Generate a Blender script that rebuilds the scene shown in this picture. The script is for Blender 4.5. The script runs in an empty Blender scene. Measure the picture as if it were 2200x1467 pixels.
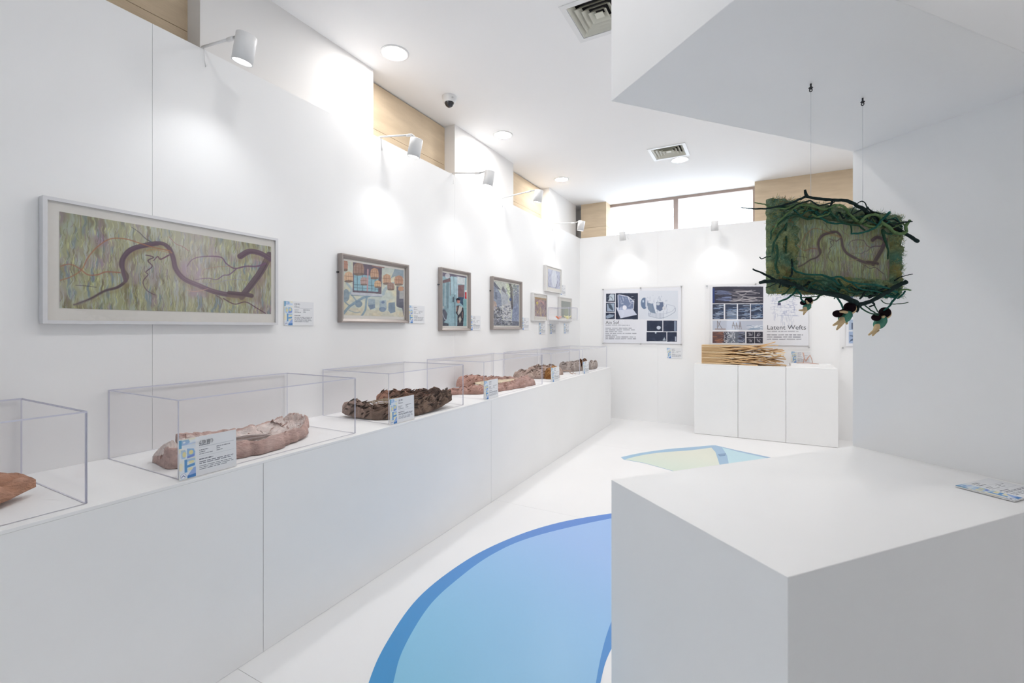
import bpy, bmesh, math, random
import numpy as np
from mathutils import Vector, Matrix, noise as mnoise
SC = bpy.context.scene
COL = SC.collection
# ------------------------------------------------------------------ camera, world, exposure
EYE = 1.4
TH = math.atan(528 / 980); CT, ST = math.cos(TH), math.sin(TH)
cam_d = bpy.data.cameras.new('camera'); cam = bpy.data.objects.new('camera', cam_d); COL.objects.link(cam)
cam.location = (0, 0, EYE); cam.rotation_euler = (math.pi / 2, 0, TH)
cam_d.sensor_width = 36; cam_d.lens = 36 * 980 / 2200; cam_d.shift_y = -29.5 / 2200; cam_d.clip_start = .05
SC.camera = cam
SC.view_settings.view_transform = 'Standard'; SC.view_settings.look = 'None'
SC.view_settings.gamma = 1; SC.view_settings.use_curve_mapping = False
SC.view_settings.exposure = 0.33
SC.cycles.use_denoising = True
SC.cycles.max_bounces = 9; SC.cycles.diffuse_bounces = 6; SC.cycles.glossy_bounces = 3; SC.cycles.transparent_max_bounces = 16; SC.cycles.adaptive_threshold = .045
SC.cycles.caustics_reflective = False; SC.cycles.caustics_refractive = False
W_STRENGTH = 6.5
w = bpy.data.worlds.new('world'); SC.world = w; w.use_nodes = True
w.node_tree.nodes['Background'].inputs[0].default_value = (.78, .89, 1, 1)
w.node_tree.nodes['Background'].inputs[1].default_value = W_STRENGTH
SPOT_W = 5.0; DOWN_E = 104.0


def ray(u, v):
    X = (u - 1100) / 980; Z = (704 - v) / 980
    return Vector((CT * X - ST, ST * X + CT, Z))


def at(u, v, ax, val):
    d = ray(u, v); o = Vector((0, 0, EYE)); t = (val - o[ax]) / d[ax]
    return o + d * t


# ------------------------------------------------------------------ object helpers
def tag(o, label=None, cat=None, group=None, kind=None):
    if label: o['label'] = label
    if cat: o['category'] = cat
    if group: o['group'] = group
    if kind: o['kind'] = kind
    return o


def thing(name, label, cat, loc=(0, 0, 0), group=None):
    o = bpy.data.objects.new(name, None); COL.objects.link(o); o.location = loc; o.empty_display_size = .05
    return tag(o, label, cat, group)


class MB:
    def __init__(s): s.v = []; s.f = []; s.m = []; s.sm = []
    def add(s, vs, fs, mi=0, smooth=False):
        b = len(s.v); s.v += [tuple(p) for p in vs]
        for f in fs: s.f.append(tuple(b + i for i in f)); s.m.append(mi); s.sm.append(smooth)
        return s
    def box(s, a, b, mi=0):
        x0, y0, z0 = (min(a[i], b[i]) for i in range(3)); x1, y1, z1 = (max(a[i], b[i]) for i in range(3))
        return s.add([(x0, y0, z0), (x1, y0, z0), (x1, y1, z0), (x0, y1, z0), (x0, y0, z1), (x1, y0, z1), (x1, y1, z1), (x0, y1, z1)],
                     [(0, 3, 2, 1), (4, 5, 6, 7), (0, 1, 5, 4), (1, 2, 6, 5), (2, 3, 7, 6), (3, 0, 4, 7)], mi)
    def prism(s, pts, z0, z1, mi=0):
        n = len(pts)
        vs = [(p[0], p[1], z0) for p in pts] + [(p[0], p[1], z1) for p in pts]
        return s.add(vs, [tuple(range(n - 1, -1, -1)), tuple(range(n, 2 * n))] + [(i, (i + 1) % n, n + (i + 1) % n, n + i) for i in range(n)], mi)
    def tube(s, pts, rad, n=8, mi=0, smooth=True, caps=True):
        pts = [Vector(p) for p in pts]
        if not hasattr(rad, '__len__'): rad = [rad] * len(pts)
        vs = []; up = None
        for i, p in enumerate(pts):
            d = (pts[min(i + 1, len(pts) - 1)] - pts[max(i - 1, 0)])
            if d.length < 1e-9: d = Vector((0, 0, 1))
            d.normalize()
            if up is None:
                up = Vector((0, 0, 1)) if abs(d.z) < .9 else Vector((1, 0, 0))
            e1 = d.cross(up).normalized(); e2 = e1.cross(d).normalized(); up = e2
            for k in range(n):
                a = 2 * math.pi * k / n
                vs.append(p + (e1 * math.cos(a) + e2 * math.sin(a)) * rad[i])
        fs = []
        for i in range(len(pts) - 1):
            for k in range(n):
                k2 = (k + 1) % n
                fs.append((i * n + k, i * n + k2, (i + 1) * n + k2, (i + 1) * n + k))
        s.add(vs, fs, mi, smooth)
        if caps:
            b = len(s.v) - len(vs)
            s.f.append(tuple(b + k for k in range(n))[::-1]); s.m.append(mi); s.sm.append(False)
            s.f.append(tuple(b + (len(pts) - 1) * n + k for k in range(n))); s.m.append(mi); s.sm.append(False)
        return s
    def lathe(s, prof, c, axis=(0, 0, 1), n=32, mi=0, smooth=True):
        ax = Vector(axis).normalized(); e1 = ax.cross(Vector((0, 1, 0)) if abs(ax.y) < .9 else Vector((1, 0, 0))).normalized(); e2 = ax.cross(e1)
        c = Vector(c); vs = []
        for r, h in prof:
            for k in range(n):
                a = 2 * math.pi * k / n
                vs.append(c + ax * h + (e1 * math.cos(a) + e2 * math.sin(a)) * r)
        fs = []
        for i in range(len(prof) - 1):
            for k in range(n):
                k2 = (k + 1) % n; fs.append((i * n + k, i * n + k2, (i + 1) * n + k2, (i + 1) * n + k))
        return s.add(vs, fs, mi, smooth)
    def disc(s, c, r, axis, n=32, mi=0):
        ax = Vector(axis).normalized(); e1 = ax.cross(Vector((0, 1, 0)) if abs(ax.y) < .9 else Vector((1, 0, 0))).normalized(); e2 = ax.cross(e1); c = Vector(c)
        return s.add([c + (e1 * math.cos(2 * math.pi * k / n) + e2 * math.sin(2 * math.pi * k / n)) * r for k in range(n)], [tuple(range(n))], mi)
    def ball(s, c, r, n=12, m=8, mi=0, rot=None):
        c = Vector(c); r = Vector(r) if hasattr(r, '__len__') else Vector((r, r, r)); vs = []; fs = []
        for i in range(m + 1):
            ph = math.pi * i / m
            for k in range(n):
                a = 2 * math.pi * k / n
                q = Vector((r.x * math.sin(ph) * math.cos(a), r.y * math.sin(ph) * math.sin(a), r.z * math.cos(ph)))
                if rot: q = rot @ q
                vs.append(c + q)
        for i in range(m):
            for k in range(n):
                k2 = (k + 1) % n; fs.append((i * n + k, (i + 1) * n + k, (i + 1) * n + k2, i * n + k2))
        return s.add(vs, fs, mi, True)
    def build(s, name, mats, parent=None, loc=None, bevel=0, label=None):
        me = bpy.data.meshes.new(name)
        if parent is not None: org = parent.matrix_world.translation if parent.parent is None else Vector((0, 0, 0))
        org = Vector(loc) if loc is not None else Vector((0, 0, 0))
        if parent is not None:
            org = wloc(parent)
        me.from_pydata([tuple(Vector(p) - org) for p in s.v], [], s.f)
        for m_ in (mats if isinstance(mats, (list, tuple)) else [mats]): me.materials.append(m_)
        me.polygons.foreach_set('material_index', s.m); me.polygons.foreach_set('use_smooth', s.sm)
        bm = bmesh.new(); bm.from_mesh(me); bmesh.ops.recalc_face_normals(bm, faces=bm.faces); bm.to_mesh(me); bm.free()
        o = bpy.data.objects.new(name, me); COL.objects.link(o)
        if parent is not None: o.parent = parent
        else: o.location = org
        if bevel:
            b = o.modifiers.new('bevel', 'BEVEL'); b.width = bevel; b.segments = 2; b.limit_method = 'ANGLE'
        if label: o['label'] = label
        return o


def wloc(o):
    p = Vector(o.location)
    while o.parent: o = o.parent; p += o.location
    return p


# ------------------------------------------------------------------ materials
def mat(name, col, rough=.6, metal=0, var=0, vscale=8, bump=0, bscale=60, spec=.3, attr=None, stretch=None, col2=None):
    m = bpy.data.materials.new(name); m.use_nodes = True; nt = m.node_tree; b = nt.nodes['Principled BSDF']
    b.inputs['Base Color'].default_value = (*col, 1); b.inputs['Roughness'].default_value = rough
    b.inputs['Metallic'].default_value = metal; b.inputs['Specular IOR Level'].default_value = spec
    tc = nt.nodes.new('ShaderNodeTexCoord'); mp = nt.nodes.new('ShaderNodeMapping'); nt.links.new(tc.outputs['Object'], mp.inputs[0])
    if stretch: mp.inputs['Scale'].default_value = stretch
    last = None
    if attr:
        a = nt.nodes.new('ShaderNodeAttribute'); a.attribute_name = attr; last = a.outputs['Color']
    if var:
        n = nt.nodes.new('ShaderNodeTexNoise'); n.inputs['Scale'].default_value = vscale; n.inputs['Detail'].default_value = 5
        nt.links.new(mp.outputs[0], n.inputs['Vector'])
        if col2:
            r = nt.nodes.new('ShaderNodeValToRGB'); r.color_ramp.elements[0].color = (*col2, 1); r.color_ramp.elements[1].color = (*col, 1)
            r.color_ramp.elements[0].position = .5 - var; r.color_ramp.elements[1].position = .5 + var
            nt.links.new(n.outputs[0], r.inputs[0]); last = r.outputs[0]
        else:
            mr = nt.nodes.new('ShaderNodeMapRange'); mr.inputs[1].default_value = .3; mr.inputs[2].default_value = .7
            mr.inputs[3].default_value = 1 - var; mr.inputs[4].default_value = 1
            nt.links.new(n.outputs[0], mr.inputs[0])
            mx = nt.nodes.new('ShaderNodeMixRGB'); mx.blend_type = 'MULTIPLY'; mx.inputs[0].default_value = 1
            if last: nt.links.new(last, mx.inputs[1])
            else: mx.inputs[1].default_value = (*col, 1)
            nt.links.new(mr.outputs[0], mx.inputs[2]); last = mx.outputs[0]
    if last: nt.links.new(last, b.inputs['Base Color'])
    if bump:
        n2 = nt.nodes.new('ShaderNodeTexNoise'); n2.inputs['Scale'].default_value = bscale; n2.inputs['Detail'].default_value = 6
        nt.links.new(mp.outputs[0], n2.inputs['Vector'])
        bp = nt.nodes.new('ShaderNodeBump'); bp.inputs['Strength'].default_value = bump; bp.inputs['Distance'].default_value = .01
        nt.links.new(n2.outputs[0], bp.inputs['Height']); nt.links.new(bp.outputs[0], b.inputs['Normal'])
    return m


def emit(name, col, st):
    m = bpy.data.materials.new(name); m.use_nodes = True; nt = m.node_tree; nt.nodes.remove(nt.nodes['Principled BSDF'])
    e = nt.nodes.new('ShaderNodeEmission'); e.inputs[0].default_value = (*col, 1); e.inputs[1].default_value = st
    nt.links.new(e.outputs[0], nt.nodes['Material Output'].inputs[0]); return m


def clear(name, tint, gloss=.05, fres=True, rough=.02):
    m = bpy.data.materials.new(name); m.use_nodes = True; nt = m.node_tree; nt.nodes.remove(nt.nodes['Principled BSDF'])
    t = nt.nodes.new('ShaderNodeBsdfTransparent'); t.inputs[0].default_value = (*tint, 1)
    g = nt.nodes.new('ShaderNodeBsdfGlossy'); g.inputs['Roughness'].default_value = rough
    mx = nt.nodes.new('ShaderNodeMixShader')
    if fres:
        f = nt.nodes.new('ShaderNodeLayerWeight'); f.inputs[0].default_value = .5
        pw = nt.nodes.new('ShaderNodeMath'); pw.operation = 'POWER'; pw.inputs[1].default_value = 5
        ml = nt.nodes.new('ShaderNodeMath'); ml.operation = 'MULTIPLY_ADD'; ml.inputs[1].default_value = gloss * .6; ml.inputs[2].default_value = gloss * .035
        nt.links.new(f.outputs['Facing'], pw.inputs[0]); nt.links.new(pw.outputs[0], ml.inputs[0]); nt.links.new(ml.outputs[0], mx.inputs[0])
    else: mx.inputs[0].default_value = gloss
    nt.links.new(t.outputs[0], mx.inputs[1]); nt.links.new(g.outputs[0], mx.inputs[2])
    nt.links.new(mx.outputs[0], nt.nodes['Material Output'].inputs[0]); return m


M = {}
M['wall'] = mat('white_paint', (.90, .90, .90), .55, var=.02, vscale=1.2, bump=.02, bscale=90, spec=.2)
M['ceil'] = mat('ceiling_paint', (.905, .90, .90), .8, var=.02, vscale=.8, spec=.1)
M['pil'] = mat('pilaster_paint', (.83, .815, .80), .6, var=.02, vscale=1, spec=.2)
M['floor'] = mat('floor_paint', (.88, .875, .875), .32, var=.03, vscale=1.3, bump=.03, bscale=4, spec=.35)
M['plinth'] = mat('plinth_paint', (.89, .89, .89), .5, var=.025, vscale=2.2, bump=.02, bscale=70, spec=.2)
M['gap'] = mat('floor_joint', (.25, .25, .26), .9)  # dark grey base showing in the joints between floor panels
M['stone'] = mat('limestone', (.74, .60, .43), .75, var=.22, vscale=3, col2=(.62, .49, .34), bump=.25, bscale=30, stretch=(1, 1, 5))
M['white'] = mat('white_metal', (.80, .80, .80), .35, spec=.4, var=.01, vscale=20)
M['grey'] = mat('grey_plastic', (.5, .5, .5), .5, var=.02, vscale=30)
M['ventm'] = mat('vent_metal', (.66, .65, .57), .45, var=.04, vscale=20)
M['dark'] = mat('dark_void', (.03, .03, .035), .9, var=.1, vscale=9)
M['black'] = mat('smoked_dome', (.02, .02, .025), .08, spec=.6, var=.01, vscale=9)
M['taupe'] = mat('taupe_aluminium', (.36, .32, .30), .38, metal=.35, var=.06, vscale=30, stretch=(1, 1, 1))
M['silver'] = mat('silver_frame', (.72, .72, .74), .35, metal=.2, var=.03, vscale=30)
M['wframe'] = mat('white_frame', (.72, .71, .70), .4, var=.03, vscale=30)
M['mat'] = mat('cream_mat_board', (.80, .77, .72), .8, var=.02, vscale=60)
M['wfr'] = mat('bronze_window_frame', (.42, .33, .29), .5, var=.05, vscale=20)
M['print'] = mat('printed_paper', (1, 1, 1), .6, attr='Col', spec=.2)
M['card'] = mat('card_stock', (.80, .80, .80), .6, var=.02, vscale=40)
M['ink'] = mat('printing_ink', (.08, .08, .09), .6)
M['acr'] = clear('acrylic', (.996, .995, .997), .28)
M['acre'] = mat('acrylic_edge', (.66, .66, .75), .2, spec=.5, var=.04, vscale=30)
M['glass'] = clear('picture_glass', (.99, .99, .99), .8)
M['lamp'] = emit('led_diffuser', (1, .975, .955), DOWN_E)
M['spotl'] = emit('spot_lens', (1, .99, .97), 6)
M['stud'] = mat('steel_stud', (.5, .5, .5), .3, metal=.7, var=.03, vscale=50)
M['string'] = mat('nylon_line', (.85, .86, .88), .3, var=.02, vscale=30)
M['wood'] = mat('pine_strip', (.74, .52, .29), .6, var=.3, vscale=30, col2=(.60, .38, .19), stretch=(1, 8, 8), spec=.2)
M['wood2'] = mat('pale_pine_strip', (.86, .68, .45), .6, var=.25, vscale=30, col2=(.74, .54, .32), stretch=(1, 8, 8), spec=.2)
M['bark'] = mat('bark_surface', (1, 1, 1), .85, attr='Col', var=.28, vscale=45, bump=1.0, bscale=150, stretch=(1, .25, 1), spec=.1)

# ------------------------------------------------------------------ canvas: flat print drawn in code, stored as colours on a fine grid
def s2l(a): return np.where(a <= .04045, a / 12.92, ((a + .055) / 1.055) ** 2.4)


class Canvas:
    """print surface O + a*U + b*V (a right, b down); strokes are given in crop coordinates (origin cx, cy, scale k of photo pixels)"""
    def __init__(s, W, H, O, U, V, base=(1, 1, 1), crop=(0, 0, 1), seed=1):
        s.W, s.H = W, H; s.O, s.U, s.V = Vector(O), Vector(U), Vector(V); s.a = np.ones((H, W, 3)) * np.array(base); s.crop = crop
        s.N = s.U.cross(s.V); s.rng = np.random.RandomState(seed); s.unit = False
    def xy(s, p):
        if s.unit: return np.array([p[0] * s.W, p[1] * s.H])
        cx, cy, k = s.crop; d = ray(cx + p[0] * k, cy + p[1] * k); e = Vector((0, 0, EYE))
        t = (s.O - e).dot(s.N) / d.dot(s.N); q = e + d * t - s.O
        return np.array([q.dot(s.U) / s.U.length_squared * s.W, q.dot(s.V) / s.V.length_squared * s.H])
    def noise(s, nx, ny, oct=1):
        out = np.zeros((s.H, s.W)); amp = 1; tot = 0
        for o in range(oct):
            g = s.rng.rand(ny + 2, nx + 2); x = np.linspace(0, nx, s.W); y = np.linspace(0, ny, s.H)
            xi = x.astype(int); yi = y.astype(int); fx = x - xi; fy = (y - yi)[:, None]; fx = fx * fx * (3 - 2 * fx); fy = fy * fy * (3 - 2 * fy)
            v = (g[yi][:, xi] * (1 - fx) + g[yi][:, xi + 1] * fx) * (1 - fy) + (g[yi + 1][:, xi] * (1 - fx) + g[yi + 1][:, xi + 1] * fx) * fy
            out += amp * v; tot += amp; amp *= .6; nx = int(nx * 2); ny = int(ny * 2)
        return out / tot
    def blend(s, mask, col, y0=0, x0=0):
        h, w_ = mask.shape; r = s.a[y0:y0 + h, x0:x0 + w_]; r += (np.array(col) - r) * mask[..., None]
    def poly(s, pts, col, al=1):
        P = np.array([s.xy(p) for p in pts]); x0 = max(0, int(P[:, 0].min()) - 1); x1 = min(s.W, int(P[:, 0].max()) + 2)
        y0 = max(0, int(P[:, 1].min()) - 1); y1 = min(s.H, int(P[:, 1].max()) + 2)
        if x1 <= x0 or y1 <= y0: return
        acc = np.zeros((y1 - y0, x1 - x0))
        for sy in (.25, .75):
            for sx in (.25, .75):
                X, Y = np.meshgrid(np.arange(x0, x1) + sx, np.arange(y0, y1) + sy); ins = np.zeros(X.shape, bool)
                for i in range(len(P)):
                    ax, ay = P[i]; bx, by = P[i - 1]
                    if abs(ay - by) < 1e-9: continue
                    ins ^= ((ay > Y) != (by > Y)) & (X < (bx - ax) * (Y - ay) / (by - ay) + ax)
                acc += ins
        s.blend(acc / 4 * al, col, y0, x0)
    def rect(s, x0, y0, x1, y1, col, al=1): s.poly([(x0, y0), (x1, y0), (x1, y1), (x0, y1)], col, al)
    def ell(s, x, y, rx, ry, col, al=1): s.poly([(x + rx * math.cos(t * math.pi / 12), y + ry * math.sin(t * math.pi / 12)) for t in range(24)], col, al)
    def line(s, pts, w_, col, al=1, smooth=True, w2=None, soft=1.0):
        P = [s.xy(p) for p in pts]
        if smooth and len(P) > 2: P = cat(P, 6)
        n = len(P) - 1; w2 = w_ if w2 is None else w2
        allp = np.array(P); mw = max(w_, w2) / 2 + 2
        X0 = max(0, int(allp[:, 0].min() - mw)); X1 = min(s.W, int(allp[:, 0].max() + mw) + 1)
        Y0 = max(0, int(allp[:, 1].min() - mw)); Y1 = min(s.H, int(allp[:, 1].max() + mw) + 1)
        if X1 <= X0 or Y1 <= Y0: return
        m = np.zeros((Y1 - Y0, X1 - X0))
        for i in range(n):
            a, b = P[i], P[i + 1]; w0 = w_ + (w2 - w_) * i / n; r = w0 / 2 + 1.5
            x0 = max(X0, int(min(a[0], b[0]) - r)); x1 = min(X1, int(max(a[0], b[0]) + r) + 2); y0 = max(Y0, int(min(a[1], b[1]) - r)); y1 = min(Y1, int(max(a[1], b[1]) + r) + 2)
            if x1 <= x0 or y1 <= y0: continue
            X, Y = np.meshgrid(np.arange(x0, x1) + .5, np.arange(y0, y1) + .5); d = b - a; L = max(1e-6, d @ d)
            t = np.clip(((X - a[0]) * d[0] + (Y - a[1]) * d[1]) / L, 0, 1)
            D = np.hypot(X - a[0] - t * d[0], Y - a[1] - t * d[1])
            k = np.clip((w0 / 2 - D) / soft + .5, 0, 1) * min(1, w0 / .8)
            sl = m[y0 - Y0:y1 - Y0, x0 - X0:x1 - X0]; np.maximum(sl, k, out=sl)
        s.blend(m * al, col, Y0, X0)
    def text(s, x0, y0, x1, lines, dy, col=(.35, .35, .38), h=.45, al=.7, ends=None):
        for i in range(lines):
            x = x0; e = x0 + (x1 - x0) * (ends[i] if ends else .8 + .2 * s.rng.rand()); y = y0 + i * dy
            while x < e:
                L = (x1 - x0) * (.05 + .2 * s.rng.rand()); L = min(L, e - x)
                s.rect(x, y, x + L * .95, y + dy * h, col, al * (.7 + .3 * s.rng.rand())); x += L + (x1 - x0) * .02
    def build(s, name, parent, lift=0, label=None, border=None):
        W_, H_ = s.W, s.H; org = wloc(parent); n = s.N.normalized()
        if n.dot(Vector((0, 0, EYE)) - s.O) < 0: n = -n
        jj, ii = np.meshgrid(np.arange(W_) / (W_ - 1), np.arange(H_) / (H_ - 1)); O = s.O - org + n * lift
        P = np.array(O)[None, None] + jj[..., None] * np.array(s.U) + ii[..., None] * np.array(s.V)
        me = bpy.data.meshes.new(name); nv = W_ * H_; me.vertices.add(nv); me.vertices.foreach_set('co', P.reshape(-1))
        idx = np.arange(nv).reshape(H_, W_); q = np.stack([idx[1:, :-1], idx[1:, 1:], idx[:-1, 1:], idx[:-1, :-1]], -1).reshape(-1, 4); nf = len(q)
        me.loops.add(nf * 4); me.loops.foreach_set('vertex_index', q.reshape(-1).astype(np.int32)); me.polygons.add(nf)
        me.polygons.foreach_set('loop_start', np.arange(0, nf * 4, 4, dtype=np.int32))
        me.update(calc_edges=True)
        ca = me.color_attributes.new('Col', 'FLOAT_COLOR', 'POINT'); c = np.ones((nv, 4)); c[:, :3] = s2l(np.clip(s.a, 0, 1)).reshape(-1, 3) * .93
        ca.data.foreach_set('color', c.reshape(-1)); me.materials.append(M['print'])
        o = bpy.data.objects.new(name, me); COL.objects.link(o); o.parent = parent
        if label: o['label'] = label
        return o


def cat(P, n):
    P = [np.array(p, float) for p in P]; out = []
    for i in range(len(P) - 1):
        p0, p1, p2, p3 = P[max(i - 1, 0)], P[i], P[i + 1], P[min(i + 2, len(P) - 1)]
        for k in range(n):
            t = k / n; out.append(.5 * ((2 * p1) + (-p0 + p2) * t + (2 * p0 - 5 * p1 + 4 * p2 - p3) * t * t + (-p0 + 3 * p1 - 3 * p2 + p3) * t ** 3))
    out.append(P[-1]); return out


def txt(s, size, O, right, up, material, parent, name='lettering', align='LEFT'):
    cu = bpy.data.curves.new('t', 'FONT'); cu.body = s; cu.size = size; cu.align_x = align; cu.extrude = 0; cu.resolution_u = 3
    o = bpy.data.objects.new('t', cu); COL.objects.link(o); bpy.context.view_layer.update()
    me = bpy.data.meshes.new_from_object(o.evaluated_get(bpy.context.evaluated_depsgraph_get())); bpy.data.objects.remove(o)
    right = Vector(right).normalized(); up = Vector(up).normalized(); nrm = right.cross(up)
    Mx = Matrix((right, up, nrm)).transposed().to_4x4(); me.transform(Matrix.Translation(Vector(O) - wloc(parent)) @ Mx)
    me.materials.clear(); me.materials.append(material); ob = bpy.data.objects.new(name, me); COL.objects.link(ob); ob.parent = parent
    return ob


# ------------------------------------------------------------------ the setting
XW, YW, ZC, ZT = -2.515, 6.97, 3.385, 2.835
XR, YN = 4.6, -2.6
JOINTS = [-.81, 1.115, 3.2, 5.29]


def struct(name, mb=None, m=None, loc=(0, 0, 0)):
    if mb is None:
        o = bpy.data.objects.new(name, None); COL.objects.link(o); o.location = loc
    else: o = mb.build(name, m)
    o['kind'] = 'structure'; return o


fl = struct('floor', MB().box((-3.2, YN, -.12), (XR, 7.9, -.012)), M['gap'])
ys = [YN] + JOINTS + [7.5]
for i in range(len(ys) - 1):
    MB().box((XW - .2, ys[i] + .0008, -.012), (XR, ys[i + 1] - .0008, 0)).build('floor_panel', M['floor'], fl)
cb_ = MB().box((-3.2, YN, ZC), (-1.048, 7.9, ZC + .12)).box((-.722, YN, ZC), (XR, 7.9, ZC + .12))
for a, b in ((YN, 2.657), (2.983, 5.217), (5.543, 7.9)): cb_.box((-1.048, a, ZC), (-.722, b, ZC + .12))
struct('ceiling', cb_, M['ceil'])
wl = struct('wall_left')
for a, b in ((YN, -1.35), (-1.35, 1.09), (1.09, 3.53), (3.53, 5.97), (5.97, YW + .08)):
    MB().box((XW - .1, a + .0006, 0), (XW, b - .0006, ZT)).build('wall_panel', M['wall'], wl)
wb = struct('wall_back')
for a, b in ((XW, -1.3), (-1.3, 1.14), (1.14, 3.6), (3.6, XR)):
    MB().box((a + .0004, YW, 0), (b - .0004, YW + .04, ZT)).build('wall_panel', M['wall'], wb)
# stone-clad masonry behind the partition, with white pilasters
ul = struct('wall_left_upper', MB().box((-3.2, YN, 0), (-2.75, 7.9, ZC)), M['pil'])
pils = [(-1.2, .27), (1.344, 2.581), (3.652, 4.864), (5.942, 7.02)]
for a, b in pils: MB().box((-2.75, a, 2.3), (-2.602, b, ZC)).build('pilaster', M['pil'], ul)
prev = -2.6
for a, b in ((YN, -1.2), (.27, 1.344), (2.581, 3.652), (4.864, 5.942)):
    for z0, z1 in ((2.62, 3.003), (3.006, ZC - .012)):
        MB().box((-2.75, a, z0), (-2.724, b, z1)).build('stone_panel', M['stone'], ul)
ub = struct('wall_back_upper', MB().box((-3.2, 7.3, 0), (-2.2, 7.9, ZC)).box((-.03, 7.3, 0), (XR, 7.9, ZC)).box((-2.2, 7.3, 0), (-.03, 7.9, 2.6)).box((-2.2, 7.32, 3.375), (-.03, 7.9, ZC)), M['pil'])
for a, b in ((XW, -2.10),):
    MB().box((a, 7.02, 2.6), (b, 7.25, 3.0)).build('stone_panel', M['stone'], ub)
    MB().box((a, 7.02, 3.003), (b, 7.25, ZC)).build('stone_panel', M['stone'], ub)
for a, b in ((-.037, 1.2), (1.203, 2.4), (2.403, XR)):
    MB().box((a, 7.02, 2.6), (b, 7.3, ZC - .001)).build('stone_panel', M['stone'], ub)
wi = struct('window_1')
f = MB().box((-2.2, 7.25, 3.345), (-.037, 7.3, ZC)).box((-2.165, 7.25, 2.6), (-2.13, 7.3, 3.345)).box((-.062, 7.25, 2.6), (-.037, 7.3, 3.345))
f.box((-1.125, 7.25, 2.6), (-1.06, 7.3, 3.345)).build('window_frame', M['wfr'], wi)
MB().box((-2.2, 7.25, 2.6), (-2.165, 7.3, 3.345)).build('reveal', M['pil'], wi)
MB().box((-2.13, 7.272, 2.6), (-1.125, 7.278, 3.345)).build('pane', M['glass'], wi)
MB().box((-1.06, 7.272, 2.6), (-.062, 7.278, 3.345)).build('pane', M['glass'], wi)
struct('wall_front', MB().box((-3.2, YN - .12, 0), (-.9, YN, ZC)).box((-.55, YN - .12, 0), (XR, YN, ZC)).box((-.9, YN - .12, 2.0), (-.55, YN, ZC)), M['wall'])  # unseen wall behind the camera; its narrow opening is added for cool daylight fill
struct('wall_right', MB().box((XR, YN, 0), (XR + .12, 7.9, ZC)), M['wall'])

# ------------------------------------------------------------------ display ledge along the left wall
ZL, XL = .8267, -1.88
ledge = thing('display_ledge', 'long white waist-high display ledge running along the left wall under the pictures', 'ledge', (XL, 2, 0))
MB().box((XW + .001, YN + .3, 0), (XL - .012, 6.5, ZL - .012)).build('core', M['plinth'], ledge)
e = [YN + .3, -.7, 1.225, 3.138, 6.52]
for i in range(4):
    MB().box((XL - .012, e[i] + .0012, .001), (XL, e[i + 1] - .0012, ZL - .012)).build('front_panel', M['plinth'], ledge)
MB().box((XW, 6.5, 0), (XL - .0125, 6.52, ZL - .012)).build('end_panel', M['plinth'], ledge)
MB().box((XW, YN + .3, ZL - .0118), (XL, 6.52, ZL)).build('ledge_top', M['plinth'], ledge, bevel=.0015)

# ------------------------------------------------------------------ niche stand on the right (plinth, side wall, canopy)
D1 = Vector((CT * -.359 - ST * .933, ST * -.359 + CT * .933, 0)).normalized(); D2 = Vector((-D1.y, D1.x, 0)) * -1
def c2w(X, Y, z=0): return Vector((CT * X - ST * Y, ST * X + CT * Y, z))
F0 = c2w(.6196, 1.024); L0 = F0 + D1 * .706; B0 = L0 + D2 * 1.341; R0 = F0 + D2 * 1.341
ZP, ZS = .84, 2.235
ns = thing('niche_stand', 'tall white C-shaped niche stand filling the right side, hung artwork inside', 'display stand', F0)
tk = .3
def pr(p, a, b): return [p[i] for i in range(4)]
pl = MB(); pl.prism([F0, R0 + D2 * tk, B0 + D2 * tk, L0], 0, ZP - .0001).build('plinth', M['plinth'], ns, bevel=.002)
MB().prism([R0, R0 + D2 * tk, B0 + D2 * tk, B0], ZP, ZS).build('side_wall', M['plinth'], ns)
MB().prism([F0, R0 + D2 * tk, B0 + D2 * tk, L0], ZS, ZC - .001).build('canopy', M['plinth'], ns, bevel=.002)

# ------------------------------------------------------------------ ceiling things
def downlight(x, y, label):
    t = thing('downlight', label, 'ceiling light', (x, y, ZC), 'downlights outside the picture' if 'outside' in label else 'round recessed ceiling downlights')
    MB().lathe([(.102, .0), (.102, -.004), (.096, -.007), (.083, -.005), (.080, .0)], (x, y, ZC), n=40).build('rim', M['white'], t)
    MB().disc((x, y, ZC - .003), .081, (0, 0, 1), 40).build('diffuser', M['lamp'], t)
for x, y, l in ((-2.31, 2.5, 'round recessed ceiling downlight nearest the front spotlight'), (-2.31, 4.09, 'round ceiling downlight just beyond the dome camera'),
                (-2.31, 5.685, 'round ceiling downlight furthest along the left wall'), (-.81, 5.685, 'round ceiling downlight touching the far air vent'),
                (-.81, 2.5, None), (-.81, 4.09, None), (-.81, .91, None), (.7, 5.685, None), (.7, 4.09, None),
                (2.2, 5.685, None), (2.2, 4.09, None), (2.2, 2.5, None)):
    downlight(x, y, l or 'round recessed ceiling downlight outside the photographed part of the ceiling')


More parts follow.
